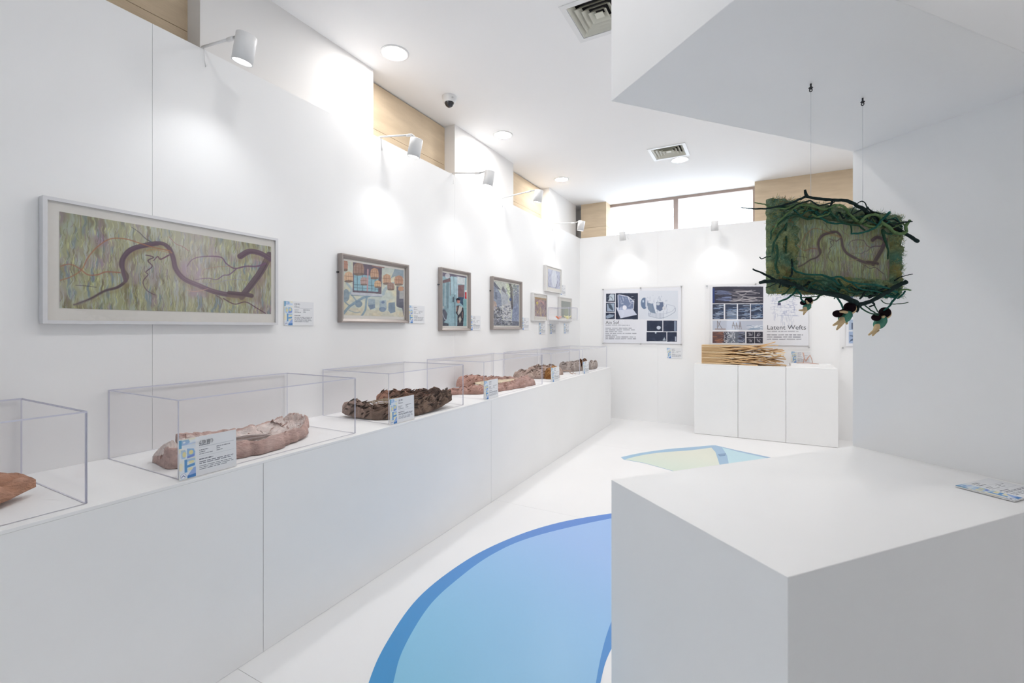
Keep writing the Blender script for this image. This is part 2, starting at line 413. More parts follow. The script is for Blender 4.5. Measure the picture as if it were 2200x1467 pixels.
def vent(x, y, label):
    t = thing('air_vent', label, 'vent', (x, y, ZC), 'square ceiling air vents')
    def ring(r0, z0, r1, z1, th_=.002):
        mb = MB(); P = lambda r, z: [(x - r, y - r, z), (x + r, y - r, z), (x + r, y + r, z), (x - r, y + r, z)]
        vs = P(r0, z0) + P(r1, z1) + P(r1 - th_, z1 + th_) + P(r0 - th_, z0 + th_)
        for k in range(4):
            k2 = (k + 1) % 4
            mb.add(vs, [(k, k2, 4 + k2, 4 + k), (4 + k, 4 + k2, 8 + k2, 8 + k), (8 + k, 8 + k2, 12 + k2, 12 + k), (12 + k, 12 + k2, k2, k)])
        return mb
    fl_ = MB()
    for (a, b) in (((-.2, -.2), (.2, -.165)), ((-.2, .165), (.2, .2)), ((-.2, -.165), (-.165, .165)), ((.165, -.165), (.2, .165))):
        fl_.box((x + a[0], y + a[1], ZC - .006), (x + b[0], y + b[1], ZC - .0005))
    fl_.build('flange', M['white'], t)
    MB().box((x - .163, y - .163, ZC + .085), (x + .163, y + .163, ZC + .09)).build('backing', M['dark'], t)
    nk = MB()
    for sx, sy, ex, ey in ((-.163, -.163, .163, -.161), (-.163, .161, .163, .163), (-.163, -.161, -.161, .161), (.161, -.161, .163, .161)): nk.box((x + sx, y + sy, ZC), (x + ex, y + ey, ZC + .085))
    nk.build('duct_neck', M['ventm'], t)
    for r in (.160, .126, .092, .058):
        ring(r, ZC - .004, r - .030, ZC + .030).build('louvre', M['ventm'], t)
    MB().box((x - .026, y - .026, ZC + .002), (x + .026, y + .026, ZC + .006)).build('centre_plate', M['ventm'], t)
vent(-.885, 2.82, 'large square ceiling air vent at the top edge, cut by the canopy')
vent(-.885, 5.38, 'small-looking square ceiling air vent above the far window')

cx, cy = -2.334, 3.196
t = thing('dome_camera', 'white and black dome security camera on the ceiling', 'camera', (cx, cy, ZC))
MB().lathe([(.062, 0), (.062, -.012), (.056, -.045), (.046, -.052), (.03, -.052)], (cx, cy, ZC), n=32).build('housing', M['white'], t)
dm = [(.040 * math.cos(a), -.05 - .042 * math.sin(a)) for a in [i * math.pi / 16 for i in range(9)]]
MB().lathe(dm, (cx, cy, ZC), n=28).build('dome', M['black'], t)
MB().box((cx + .045, cy - .035, ZC - .034), (cx + .058, cy - .022, ZC - .026)).build('badge', M['grey'], t)

# ------------------------------------------------------------------ spotlights clipped to the wall tops
def spotlight(base, out, head, aim, label, group, W_):
    base, out, head, aim = Vector(base), Vector(out), Vector(head), Vector(aim)
    t = thing('arm_spotlight', label, 'spotlight', base, group)
    d = Vector((out.x - base.x, out.y - base.y, 0)).normalized(); side = Vector((-d.y, d.x, 0))
    MB().tube([base + d * .012 + Vector((0, 0, .012)), base - d * .02 + Vector((0, 0, .012)), base - d * .05 + Vector((0, 0, .008))], .006, 8).build('clamp', M['white'], t)
    MB().tube([base + d * .014 + Vector((0, 0, .01)), base + d * .02 + Vector((0, 0, -.06)), base + d * .012 + side * .01 + Vector((0, 0, -.085)), base + d * .006 + side * .022 + Vector((0, 0, -.06)), base + d * .006 + side * .024], .0022, 6).build('cable', M['white'], t)
    MB().tube([base + Vector((0, 0, .014)), out], [.0065, .0065], 10).build('arm', M['white'], t)
    MB().tube([out - (out - base).normalized() * .05, out], .010, 10).build('sleeve', M['white'], t)
    dirv = (aim - head).normalized(); top = head - dirv * .065; bot = head + dirv * .065
    MB().tube([out, (out + top) / 2 + Vector((0, 0, .004)), top + dirv * .02], [.007, .006, .007], 8).build('joint', M['grey'], t)
    R = .046; prof = [(.0, -.065), (R - .003, -.065), (R, -.062), (R, .065), (R - .004, .065), (R - .004, .052)]
    hd = MB().lathe(prof, head, dirv, 36).build('head', M['white'], t)
    MB().disc(head + dirv * .053, R - .004, dirv, 32).build('lens', M['spotl'], hd)
    ld = bpy.data.lights.new('spot_beam', 'SPOT'); ld.energy = W_; ld.spot_size = math.radians(104); ld.spot_blend = 1; ld.shadow_soft_size = .03; ld.color = (.97, .985, 1)
    lo = bpy.data.objects.new('spot_beam', ld); COL.objects.link(lo); lo.parent = t; lo.location = head + dirv * .07 - base
    lo.rotation_euler = dirv.to_track_quat('-Z', 'Y').to_euler()
names = ['nearest the camera above the long painting', 'before the stone panel above the birdcage picture', 'above the narrow doorway picture', 'above the alley picture', 'furthest along the left wall near the corner']
GS = 'white arm spotlights clipped to the left wall'
for i, (y, hx, hz, dy) in enumerate(((1.316, -2.19, 2.752, 0), (2.572, -2.195, 2.708, 0), (3.495, -2.128, 2.742, .0), (4.43, -2.075, 2.812, .0), (5.844, -2.10, 2.775, .0))):
    spotlight((XW - .01, y, ZT), (hx - (.06 if i < 1 else .015 if i < 2 else .085), y + dy, (2.815, 2.80, 2.80, 2.875, 2.82)[i]), (hx, y + dy + .015, hz), (XW + .02 + max(0, hx + 2.19) * 1.3, y - .06 + .03 * i, 1.35), 'white cylinder arm spotlight ' + names[i], GS, SPOT_W)
GB = 'white spotlights clipped to the back wall'
for x, z, l in ((-1.745, 2.745, 'white arm spotlight above the left back poster'), (-.508, 2.765, 'white arm spotlight before the window, right of the mullion'), (1.1, 2.75, 'white arm spotlight hidden behind the niche stand')):
    spotlight((x, YW + .01, ZT), (x, YW - .27, ZT - .012), (x, YW - .31, z), (x, YW + .03, 1.45), l, GB, SPOT_W * .85)

# ------------------------------------------------------------------ the tree painting, used twice
TREE = [  # (points in crop 1 coordinates, w start, w end, colour)
 ([(330, 915), (450, 870), (550, 815), (640, 790), (700, 745), (710, 705), (680, 660), (670, 620), (690, 570), (740, 520), (830, 492), (920, 478)], 6, 34, (.36, .27, .33)),
 ([(700, 745), (680, 660), (690, 575), (760, 515), (860, 490), (950, 475), (1010, 510), (1040, 580), (1060, 660), (1120, 730), (1230, 780), (1330, 820), (1450, 845), (1530, 850)], 18, 40, (.42, .30, .37)),
 ([(1530, 860), (1600, 770), (1660, 690), (1700, 620), (1730, 560)], 46, 56, (.38, .28, .34)),
 ([(1735, 590), (1690, 560), (1640, 540), (1580, 535), (1520, 570)], 40, 44, (.42, .29, .37)),
 ([(1440, 830), (1540, 840), (1600, 850)], 30, 36, (.36, .26, .31)),
 ([(235, 640), (300, 625), (370, 655), (430, 700), (500, 700), (560, 680), (660, 685)], 5, 8, (.58, .38, .32)),
 ([(235, 740), (320, 710), (390, 660), (430, 580), (500, 500), (590, 445), (700, 445), (800, 475), (900, 505), (1020, 530)], 5, 8, (.60, .42, .33)),
 ([(745, 362), (800, 400), (840, 440), (890, 470)], 3, 7, (.33, .33, .36)),
 ([(845, 560), (900, 575), (860, 600), (890, 640), (845, 680), (860, 700), (825, 750), (850, 810), (910, 845)], 7, 4, (.33, .24, .32)),
 ([(1010, 560), (950, 590), (930, 570), (900, 600)], 10, 5, (.40, .28, .35)),
 ([(1010, 430), (1060, 480), (1110, 500), (1150, 530)], 4, 6, (.60, .45, .45)),
 ([(1140, 640), (1180, 590), (1260, 570), (1380, 575), (1420, 620), (1480, 655), (1560, 640), (1640, 640), (1700, 620)], 5, 16, (.42, .32, .42)),
 ([(1200, 735), (1290, 725), (1350, 735), (1400, 705), (1440, 700), (1490, 660)], 5, 10, (.44, .36, .47)),
 ([(1230, 760), (1330, 765), (1420, 740), (1500, 735), (1560, 740)], 3, 4, (.55, .55, .65)),
 ([(1140, 810), (1200, 820), (1290, 800)], 4, 4, (.75, .6, .5)),
 ([(1250, 690), (1270, 660), (1400, 640), (1460, 645)], 3, 4, (.62, .48, .42)),
 ([(1350, 850), (1390, 880), (1380, 940)], 6, 3, (.36, .26, .32)),
 ([(1400, 870), (1480, 910), (1560, 895), (1640, 940), (1700, 975)], 8, 8, (.34, .24, .30)),
 ([(345, 775), (420, 780), (490, 790)], 2, 2, (.25, .22, .28)),
 ([(990, 520), (1030, 545), (900, 520), (850, 530)], 4, 3, (.68, .50, .35)),
]


def tree_print(cv, conv=None, k=1.0, mute=0.0):
    n1 = cv.noise(90, 6, 2); n2 = cv.noise(60, 5, 2); n3 = cv.noise(14, 4, 2); n4 = cv.noise(160, 9, 2)
    g = np.array([.55, .56, .42]); a = (g[None, None] * np.ones((cv.H, cv.W, 1)))
    def mixc(c, m): 
        nonlocal a; a = a + (np.array(c) - a) * np.clip(m, 0, 1)[..., None]
    mixc((.62, .68, .66), (n1 - .45) * 3); mixc((.40, .38, .28), (n2 - .55) * 4); mixc((.52, .43, .52), (n3 - .52) * 3.2)
    mixc((.74, .78, .52), (n4 - .66) * 4); mixc((.38, .46, .50), (cv.noise(70, 6, 2) - .62) * 5)
    X = np.linspace(0, 1, cv.W)[None]; Y = np.linspace(0, 1, cv.H)[:, None]
    mixc((.78, .80, .78), np.exp(-((X - .52) / .28) ** 2 - ((Y - .15) / .5) ** 2) * .38); mixc((.30, .34, .22), np.clip(.5 - X * 3, 0, 1) * np.clip(1 - Y * 1.5, 0, 1) * .6)
    # wavy shear so the strokes bend like hair
    sh = (np.sin(np.linspace(0, 30, cv.H)) * 1.6 + np.sin(np.linspace(3, 70, cv.H)) * .8) * cv.W / 640
    for y in range(cv.H): a[y] = np.roll(a[y], int(round(sh[y])), 0)
    cv.a = a * .72 + np.array([.68, .67, .63]) * .28  # whole palette paled, putting the washed-out look of glass reflections into the colours
    r = cv.rng; un = cv.unit; cv.unit = True
    for _ in range(int(900 * k)):
        x, y = r.rand(), r.rand(); c = [(.78, .80, .55), (.35, .33, .25), (.70, .76, .80), (.48, .38, .50), (.40, .44, .26)][r.randint(5)]
        L = .05 + .09 * r.rand(); b = .006 * (r.rand() - .5) * 2
        cv.line([(x, y), (x + b, y + L * .5), (x - b * .4, y + L)], .9, c, .55, w2=1.3)
    cv.unit = un
    for pts, w0, w1, c in TREE:
        pp = conv(pts) if conv else pts; s_ = cv.W / 1515. * k
        tk_ = 1.22 if w1 > 20 else 1.1; c = tuple(q * .9 + .04 for q in ((c[0] * .5 + c[1] * .35 + .06), c[1] * .95 + .02, c[2] * .97)) if w1 > 20 else c
        if w1 > 20: cv.line([(p[0] + 14, p[1] + 22) for p in pp] if not conv else pp, w0 * s_ * 2.2, (.52, .47, .36), .35, w2=w1 * s_ * 2.0, soft=10)
        cv.line(pp, max(1.3, w0 * s_ * tk_), c, .9, w2=max(1.3, w1 * s_ * tk_), soft=2.2)
        if w1 > 20:
            for o_, lt in ((-.28, .10), (.22, -.06), (-.05, .05), (.36, .06)):
                cv.line([(p[0] + o_ * w1 * .5 * (.6 if conv else 1), p[1] + o_ * w1 * .8 * (.6 if conv else 1)) for p in pp], max(.8, w0 * s_ * .16), tuple(min(1, max(0, q + lt)) for q in c), .55, w2=w1 * s_ * .16, soft=2)
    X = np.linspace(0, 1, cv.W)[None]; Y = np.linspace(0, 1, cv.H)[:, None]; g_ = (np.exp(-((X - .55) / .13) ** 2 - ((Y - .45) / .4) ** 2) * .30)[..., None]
    cv.a += (np.array((.80, .74, .78)) - cv.a) * g_ * (0 if conv else 1)  # glare wash over the painting's pale middle, blended into the framed print's colours
    if mute: cv.a = cv.a * (1 - mute) + np.array([.42, .43, .34]) * mute


# ------------------------------------------------------------------ framed pictures on the left wall
def picture(name, label, y0, y1, z0, z1, depth, fw, profile, fm, art_rect, paint, res, crop, mat_in=0, group=None, seed=1):
    t = thing(name, label, 'picture', (XW, (y0 + y1) / 2, z0), group)
    x1 = XW + depth; mb = MB()
    prof = [(0, .001), (0, depth - .002), (.002, depth), (fw * .35, depth), (fw, depth - (.016 if profile else .003)), (fw, depth - .022), (fw, .002)] if profile else [(0, .001), (0, depth), (fw, depth), (fw, depth - .008), (fw, .001)]
    rings = [[(XW + h, y0 + i, z0 + i), (XW + h, y1 - i, z0 + i), (XW + h, y1 - i, z1 - i), (XW + h, y0 + i, z1 - i)] for i, h in prof]
    vs = [p for r in rings for p in r]
    for j in range(len(prof) - 1):
        for k in range(4):
            k2 = (k + 1) % 4; mb.add([vs[j * 4 + k], vs[j * 4 + k2], vs[j * 4 + 4 + k2], vs[j * 4 + 4 + k]], [(0, 1, 2, 3)])
    mb.build('frame', fm, t)
    db = depth - (.024 if profile else .010)
    MB().box((XW + db - .004, y0 + fw, z0 + fw), (XW + db, y1 - fw, z1 - fw)).build('mat_board', M['mat'], t)
    ay0, ay1, az0, az1 = art_rect; xa = XW + db + .001
    cv = Canvas(res[0], res[1], (xa, ay0, az1), (0, ay1 - ay0, 0), (0, 0, az0 - az1), crop=crop, seed=seed)
    paint(cv); cv.build('artwork', t)
    if profile: MB().tube([(XW + .001, y0 - .006, z0 + (z1 - z0) * .73), (XW + .010, y0 - .006, z0 + (z1 - z0) * .73), (XW + .012, y0 + .002, z0 + (z1 - z0) * .73)], .0055, 8).build('hanger', M['black'], t)
    MB().box((XW + db + .004, y0 + fw, z0 + fw), (XW + db + .006, y1 - fw, z1 - fw)).build('glass', M['glass'], t)
    return t


def arect(crop, tl, br, x):
    a = at(crop[0] + tl[0] * crop[2], crop[1] + tl[1] * crop[2], 0, x); b = at(crop[0] + br[0] * crop[2], crop[1] + br[1] * crop[2], 0, x)
    return (a.y, b.y, b.z, a.z)


C1 = (60, 380, .3)
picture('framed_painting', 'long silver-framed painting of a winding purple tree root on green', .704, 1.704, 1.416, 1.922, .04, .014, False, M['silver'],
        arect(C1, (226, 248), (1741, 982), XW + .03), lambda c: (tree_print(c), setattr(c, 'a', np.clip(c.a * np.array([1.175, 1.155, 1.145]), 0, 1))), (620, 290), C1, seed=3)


def p_bird(c):
    c.rect(150, 200, 1300, 1300, (.80, .84, .80)); n = c.noise(6, 5, 3); c.a += (np.array((.90, .87, .74)) - c.a) * np.clip((n - .4) * 3, 0, 1)[..., None]
    c.poly([(190, 1060), (1240, 1150), (1240, 1260), (190, 1260)], (.88, .82, .70), .5)
    bl = (.45, .58, .68)
    c.line([(195, 1160), (300, 1040), (420, 960), (520, 900), (640, 860)], 9, bl, .8); c.line([(500, 1220), (570, 1100), (585, 960), (600, 880)], 7, bl, .8)
    c.line([(200, 950), (300, 1030), (380, 1000)], 5, bl, .7); c.line([(300, 800), (380, 900), (420, 960)], 5, bl, .7); c.line([(280, 1110), (400, 1150), (480, 1140)], 3, bl, .6)
    c.line([(250, 640), (330, 750), (300, 820)], 8, (.62, .72, .78), .7); c.poly([(1090, 370), (1240, 395), (1240, 560), (1080, 520), (1010, 560), (1060, 450)], (.45, .55, .65), .7)
    c.line([(880, 830), (920, 740), (1000, 690), (1060, 640)], 12, (.6, .7, .76), .7)
    c.ell(235, 850, 60, 110, (.42, .53, .63), .75); c.ell(455, 1000, 62, 62, (.42, .53, .63), .85)
    c.poly([(620, 910), (740, 920), (740, 1075), (660, 1100), (615, 1010)], (.58, .67, .74), .85); c.poly([(615, 1020), (735, 1005), (740, 1070), (655, 1100)], (.42, .50, .60), .9)
    c.poly([(820, 940), (930, 930), (945, 1090), (815, 1090)], (.60, .70, .77), .8); c.ell(870, 1095, 60, 45, (.42, .52, .64), .9); c.ell(878, 970, 28, 24, (.38, .47, .62), .9)
    c.poly([(975, 980), (1085, 970), (1095, 1140), (1010, 1165), (970, 1110)], (.43, .53, .63), .9)
    c.poly([(355, 255), (862, 350), (850, 825), (350, 795)], (.38, .32, .38)); c.poly([(372, 480), (800, 520), (795, 790), (372, 762)], (.55, .74, .80))
    for x in (430, 520, 680, 740): c.line([(x, 480), (x + 2, 770)], 2.2, (.28, .40, .46), .9, smooth=False)
    for y in (660, 715): c.line([(372, y), (800, y + 30)], 2, (.28, .40, .46), .9, smooth=False)
    c.poly([(320, 795), (862, 832), (862, 872), (320, 838)], (.78, .80, .84)); c.line([(320, 848), (862, 878)], 2, (.4, .5, .58), .9, smooth=False)
    c.poly([(690, 310), (915, 345), (900, 378), (690, 345)], (.62, .45, .42)); c.line([(615, 400), (612, 560), (605, 770)], 5, (.78, .58, .60), 1)
    c.poly([(1115, 690), (1240, 700), (1240, 1230), (1215, 1080), (1150, 1060), (1112, 1040)], (.36, .36, .42)); c.rect(1165, 770, 1235, 910, (.70, .70, .70)); c.ell(1190, 735, 48, 42, (.78, .56, .42))
    cg = (.80, .60, .46)
    def cage(x, y, w_, h, col=cg):
        c.poly([(x - w_, y - h * .3), (x - w_ * .8, y - h), (x, y - h * 1.35), (x + w_ * .8, y - h), (x + w_, y - h * .3), (x + w_, y + h * .7), (x + w_ * .5, y + h), (x - w_ * .5, y + h * .95), (x - w_, y + h * .6)], col, .95)
        c.ell(x, y + h * .85, w_ * .95, h * .28, (.45, .36, .32), .9)
        for k in range(-3, 4): c.line([(x + k * w_ * .27, y - h * .8), (x + k * w_ * .27, y + h * .7)], .9, (.93, .82, .70) if k % 2 else (.55, .38, .30), .6, smooth=False)
        c.line([(x - w_, y - h * .35), (x + w_, y - h * .2)], 1.3, (.50, .34, .27), .9, smooth=False)
    cage(455, 400, 92, 95, (.62, .48, .42)); cage(730, 480, 72, 82); cage(545, 610, 62, 62, (.72, .58, .56)); cage(785, 660, 58, 55, (.90, .70, .50)); cage(278, 540, 78, 78, (.88, .70, .54))
    cage(945, 580, 72, 78); cage(1155, 600, 78, 74, (.74, .52, .40)); cage(1015, 700, 62, 58, (.60, .46, .42)); cage(222, 330, 44, 90, (.76, .50, .42))
    c.a = c.a * .84 + .15; n2 = c.noise(30, 26, 2); c.a += (n2[..., None] - .5) * .10


def p_door(c):
    c.rect(150, 200, 700, 1300, (.62, .75, .79)); c.poly([(180, 220), (640, 290), (640, 330), (180, 300)], (.45, .42, .50)); c.ell(280, 290, 45, 50, (.86, .86, .88), .9)
    c.poly([(185, 420), (310, 400), (300, 1000), (180, 1250)], (.52, .64, .68)); c.line([(240, 420), (235, 850)], 5, (.75, .82, .84), .8); c.line([(290, 420), (285, 900)], 4, (.35, .45, .50), .8)
    c.poly([(190, 380), (330, 330), (340, 400), (190, 430)], (.48, .38, .40)); c.poly([(345, 300), (450, 310), (445, 640), (350, 635)], (.70, .82, .86)); c.line([(400, 300), (402, 650)], 2, (.4, .5, .56), .9)
    c.line([(330, 350), (332, 660)], 3, (.5, .38, .38), .8); c.poly([(470, 300), (612, 330), (608, 460), (470, 440)], (.86, .89, .90)); c.poly([(480, 465), (600, 460), (595, 700), (480, 700)], (.50, .36, .38))
    c.poly([(480, 690), (590, 700), (580, 860), (490, 780)], (.25, .35, .45)); c.poly([(610, 595), (645, 600), (645, 730), (608, 725)], (.82, .24, .26)); c.rect(605, 560, 645, 598, (.92, .93, .93))
    c.line([(460, 300), (470, 720)], 3, (.82, .86, .90), .9); c.line([(420, 660), (425, 1250)], 3, (.22, .28, .32), .9); c.line([(390, 700), (388, 780)], 6, (.2, .24, .28), .9)
    c.poly([(575, 730), (645, 740), (645, 1250), (585, 1250)], (.55, .72, .74))
    # leaning figure in the doorway
    c.poly([(450, 860), (500, 850), (580, 900), (590, 1010), (575, 1250), (465, 1250), (470, 1040), (440, 1000)], (.24, .23, .26)); c.ell(487, 770, 32, 46, (.78, .56, .52)); c.poly([(440, 730), (480, 708), (515, 730), (512, 760), (470, 750), (455, 800)], (.16, .16, .20))
    c.poly([(500, 860), (560, 880), (545, 960), (490, 1040), (470, 1000)], (.80, .80, .78)); c.poly([(490, 1110), (520, 1050), (545, 1120), (515, 1190)], (.78, .78, .74)); c.line([(460, 880), (455, 960)], 5, (.76, .56, .50), .9); c.line([(560, 980), (560, 1080)], 4, (.74, .60, .56), .9)
    c.poly([(180, 930), (235, 930), (275, 1010), (262, 1120), (200, 1180), (180, 1160)], (.34, .36, .42)); c.line([(190, 1010), (225, 1110), (262, 1130)], 3, (.8, .82, .86), .8); c.ell(197, 890, 22, 22, (.72, .74, .76)); c.poly([(180, 1170), (300, 1200), (300, 1250), (180, 1250)], (.30, .33, .38))
    n = c.noise(14, 24, 3); c.a += (n[..., None] - .5) * .14


def p_alley(c):
    c.rect(1100, 330, 1700, 1300, (.80, .82, .78)); n = c.noise(26, 30, 3)
    c.poly([(1155, 380), (1240, 540), (1300, 640), (1320, 880), (1155, 880)], (.56, .60, .68)); c.poly([(1155, 380), (1300, 560), (1250, 545), (1155, 470)], (.40, .42, .48)); c.poly([(1180, 600), (1230, 600), (1228, 740), (1180, 730)], (.42, .46, .54))
    c.poly([(1300, 560), (1400, 540), (1440, 640), (1430, 840), (1320, 850)], (.72, .74, .77)); c.poly([(1310, 560), (1340, 480), (1400, 600), (1400, 640)], (.50, .50, .54))
    c.poly([(1400, 430), (1480, 440), (1480, 700), (1420, 620)], (.86, .90, .78)); c.line([(1430, 380), (1490, 500), (1500, 650), (1510, 900)], 14, (.38, .36, .36), 1, w2=16); c.line([(1510, 600), (1550, 470), (1590, 430)], 6, (.38, .36, .36), .9)
    c.poly([(1530, 480), (1647, 465), (1643, 1243), (1520, 1000), (1540, 700)], (.55, .58, .65)); c.poly([(1520, 930), (1600, 790), (1643, 900), (1643, 1243), (1500, 1243)], (.58, .62, .72)); c.ell(1480, 740, 20, 30, (.30, .38, .60))
    c.ell(1175, 880, 50, 110, (.78, .68, .62), .9); c.poly([(1150, 960), (1260, 890), (1340, 960), (1300, 1243), (1150, 1243)], (.42, .43, .46))
    c.poly([(1340, 850), (1480, 780), (1500, 900), (1480, 1150), (1380, 1243), (1320, 1000)], (.80, .80, .81), .9); c.poly([(1150, 1100), (1500, 1150), (1643, 1160), (1643, 1243), (1150, 1243)], (.50, .51, .55), .8)
    r = c.rng
    for _ in range(240):
        x, y = 1160 + 330 * r.rand(), 860 + 375 * r.rand(); c.line([(x, y), (x + 60 * (r.rand() - .3), y + 40 * (r.rand() - .5))], 1.6 + r.rand() * 3.4, [(.90, .90, .90), (.28, .29, .34), (.60, .62, .70)][r.randint(3)], .7)
    for _ in range(120):
        x, y = 1400 + 240 * r.rand(), 400 + 260 * r.rand(); c.line([(x, y), (x + 16 * r.rand(), y + 24 * (r.rand() - .5))], 2 + 3 * r.rand(), [(.66, .72, .56), (.50, .54, .50), (.88, .90, .84)][r.randint(3)], .6)
    c.a += (n[..., None] - .5) * .22


def p_abs(cols, bg, n_, seed_):
    def f(c):
        c.a[:] = np.array(bg); n = c.noise(5, 6, 3); c.a += (n[..., None] - .5) * .15; r = c.rng; c.unit = True
        for _ in range(n_):
            x, y = r.rand(), r.rand() ** .6; c.line([(x, y), (x + .12 * (r.rand() - .5), y + .07), (x + .14 * (r.rand() - .5), y + .13)], 1.2, cols[r.randint(len(cols))], .6)
        if seed_ == 1:
            for k in range(7): c.line([(.12 + k * .05, .30 - .05 * (k % 2)), (.4 + .02 * k, .16), (.8, .22 + .03 * k)], 1.2, (.88, .70, .68), .9)
            c.ell(.2, .3, .09, .07, (.88, .80, .42)); c.rect(0, 0, 1, .1, (.78, .66, .46), .6); c.rect(.42, .5, .56, .85, (.86, .78, .62), .6)
        if seed_ == 0:
            c.ell(.5, .45, .22, .5, (.93, .95, .98), .75)
        if seed_ == 2:
            c.rect(0, 0, 1, .35, (.62, .64, .62), .8); c.ell(.55, .7, .25, .3, (.70, .74, .62), .6)
        c.unit = False
    return f


C2 = (715, 530, 205 / 1671); C3 = (930, 560, 210 / 1867)
picture('framed_picture', 'taupe-framed picture of hanging birdcages around a blue window', 2.167, 2.845, 1.436, 1.905, .042, .028, True, M['taupe'], arect(C2, (195, 243), (1242, 1228), XW + .019), p_bird, (240, 200), C2)
picture('framed_picture', 'narrow taupe-framed picture of a figure leaning in a blue doorway', 3.275, 3.746, 1.372, 1.94, .042, .026, True, M['taupe'], arect(C3, (186, 222), (645, 1246), XW + .019), p_door, (130, 230), C3)
picture('framed_picture', 'taupe-framed picture of a grey alley with a leaning tree trunk', 4.17, 4.855, 1.38, 1.948, .042, .03, True, M['taupe'], arect(C3, (1153, 378), (1646, 1242), XW + .019), p_alley, (160, 200), C3)
C5 = (1120, 540, 200 / 1467)
picture('framed_print', 'small white-framed pale lilac print, topmost of the three by the corner', 5.555, 6.098, 1.889, 2.238, .04, .012, False, M['wframe'], arect(C5, (418, 272), (612, 598), XW + .03), p_abs([(.62, .64, .78), (.78, .80, .86), (.45, .45, .55), (.90, .90, .95)], (.80, .82, .90), 260, 0), (60, 80), C5)
picture('framed_print', 'small white-framed ochre and purple print, lower left of the three', 5.165, 5.595, 1.488, 1.843, .04, .012, False, M['wframe'], arect(C5, (214, 718), (393, 1030), XW + .03), p_abs([(.50, .45, .60), (.85, .75, .50), (.70, .62, .72), (.42, .36, .48)], (.72, .63, .60), 300, 1), (60, 80), C5)
picture('framed_print', 'small white-framed grey-green print partly behind the acrylic shelf case', 6.04, 6.515, 1.493, 1.844, .035, .012, False, M['wframe'], arect(C5, (630, 778), (775, 1050), XW + .025), p_abs([(.60, .64, .60), (.72, .74, .66), (.52, .56, .56)], (.66, .68, .66), 200, 2), (50, 70), C5)

# ------------------------------------------------------------------ exhibit labels (A5 cards)
def card_print(cv, seed, title=True):
    cv.unit = True; cv.a[:] = (.93, .935, .945); r = cv.rng
    k = cv.W / 130.
    n = cv.noise(5, 8, 2); X = np.arange(cv.W)[None] / cv.W; m = (X < .27)
    cv.a += (np.array((.80, .88, .95)) - cv.a) * (m * np.clip(n * 1.6 - .3, 0, 1))[..., None]
    cv.a += (np.array((.95, .92, .78)) - cv.a) * (m * np.clip(cv.noise(4, 7, 2) * 3 - 1.5, 0, 1))[..., None]
    B1, B2, B3, Yl = (.22, .50, .78), (.40, .62, .85), (.08, .36, .70), (.93, .86, .52)
    cv.rect(.0, .01, .045, .22, (.25, .56, .76)); cv.poly([(.045, .02), (.16, .02), (.18, .09), (.13, .15), (.045, .15)], B2, .75); cv.ell(.085, .08, .022, .022, (.88, .92, .97)); cv.rect(.045, .11, .27, .15, (.62, .72, .90), .6)
    cv.poly([(.03, .26), (.10, .26), (.12, .36), (.10, .48), (.04, .48)], B2, .55); cv.ell(.085, .38, .03, .07, Yl, .9)
    cv.poly([(.13, .24), (.24, .27), (.265, .37), (.23, .46), (.13, .48)], B2, .85); cv.ell(.195, .35, .035, .055, Yl, .95); cv.poly([(.13, .44), (.26, .40), (.25, .47), (.13, .49)], (.32, .42, .80), .8)
    cv.rect(.085, .51, .13, .83, B1); cv.poly([(.13, .51), (.26, .51), (.26, .57), (.13, .57)], (.50, .68, .86), .8); cv.rect(.16, .56, .24, .62, Yl, .8); cv.poly([(.13, .66), (.255, .63), (.255, .70), (.13, .72)], B1)
    cv.ell(.03, .68, .03, .10, (.95, .90, .75), .9); cv.ell(.18, .76, .04, .04, Yl, .6); cv.poly([(.27, .74), (.27, .95), (.13, .97), (.13, .92), (.235, .74)], (.45, .60, .88), .9); cv.poly([(.13, .92), (.27, .90), (.27, .98), (.13, .985)], B3)
    cv.ell(.065, .91, .042, .062, (.97, .98, 1)); cv.line([(.04, .93), (.065, .89), (.09, .93)], 1.6 * k, (.15, .25, .50), 1, smooth=False)
    for q in range(16):
        a = q * math.pi / 8; cv.line([(.065 + .044 * math.cos(a), .91 + .064 * math.sin(a)), (.065 + .044 * math.cos(a + .4), .91 + .064 * math.sin(a + .4))], .8 * k, (.45, .55, .78), .9, smooth=False)
    dk = (.30, .31, .36)
    if title:
        cv.line([(.345, .085), (.33, .115), (.345, .145)], .9 * k, dk, .9, smooth=False); cv.line([(.50, .085), (.515, .115), (.50, .145)], .9 * k, dk, .9, smooth=False)
        for x in (.365, .435):
            for j in range(3): cv.line([(x, .09 + .02 * j), (x + .045, .09 + .02 * j)], .8 * k, dk, .8, smooth=False)
            cv.line([(x + .022, .08), (x + .022, .15)], .9 * k, dk, .8, smooth=False)
    cv.a[:, :int(cv.W * .275)] = cv.a[:, :int(cv.W * .275)] * .72 + .95 * .28
    cv.rect(.33, .18, .42, .19, dk, .8); cv.text(.33, .215, .55, 1, .05, dk, .5, .85)
    cv.rect(.33, .275, .95, .28, (.6, .62, .66), .8); cv.text(.33, .34, .50, 1, .05, dk, .4); cv.text(.33, .39, .46, 1, .05, dk, .4); cv.text(.33, .44, .60, 1, .05, dk, .4)
    cv.text(.63, .33, .92, 1, .05, dk, .4); cv.text(.63, .38, .71, 1, .05, dk, .4); cv.text(.63, .43, .75, 1, .05, dk, .4)
    cv.rect(.33, .51, .95, .515, (.6, .62, .66), .8); cv.text(.33, .57, .58, 1, .05, dk, .55, .9)
    cv.text(.33, .64, .94, 2, .04, dk, .5, .8, [1, .96]); cv.text(.33, .745, .94, 3, .042, dk, .42, .75, [.96, 1, .8]); cv.unit = False


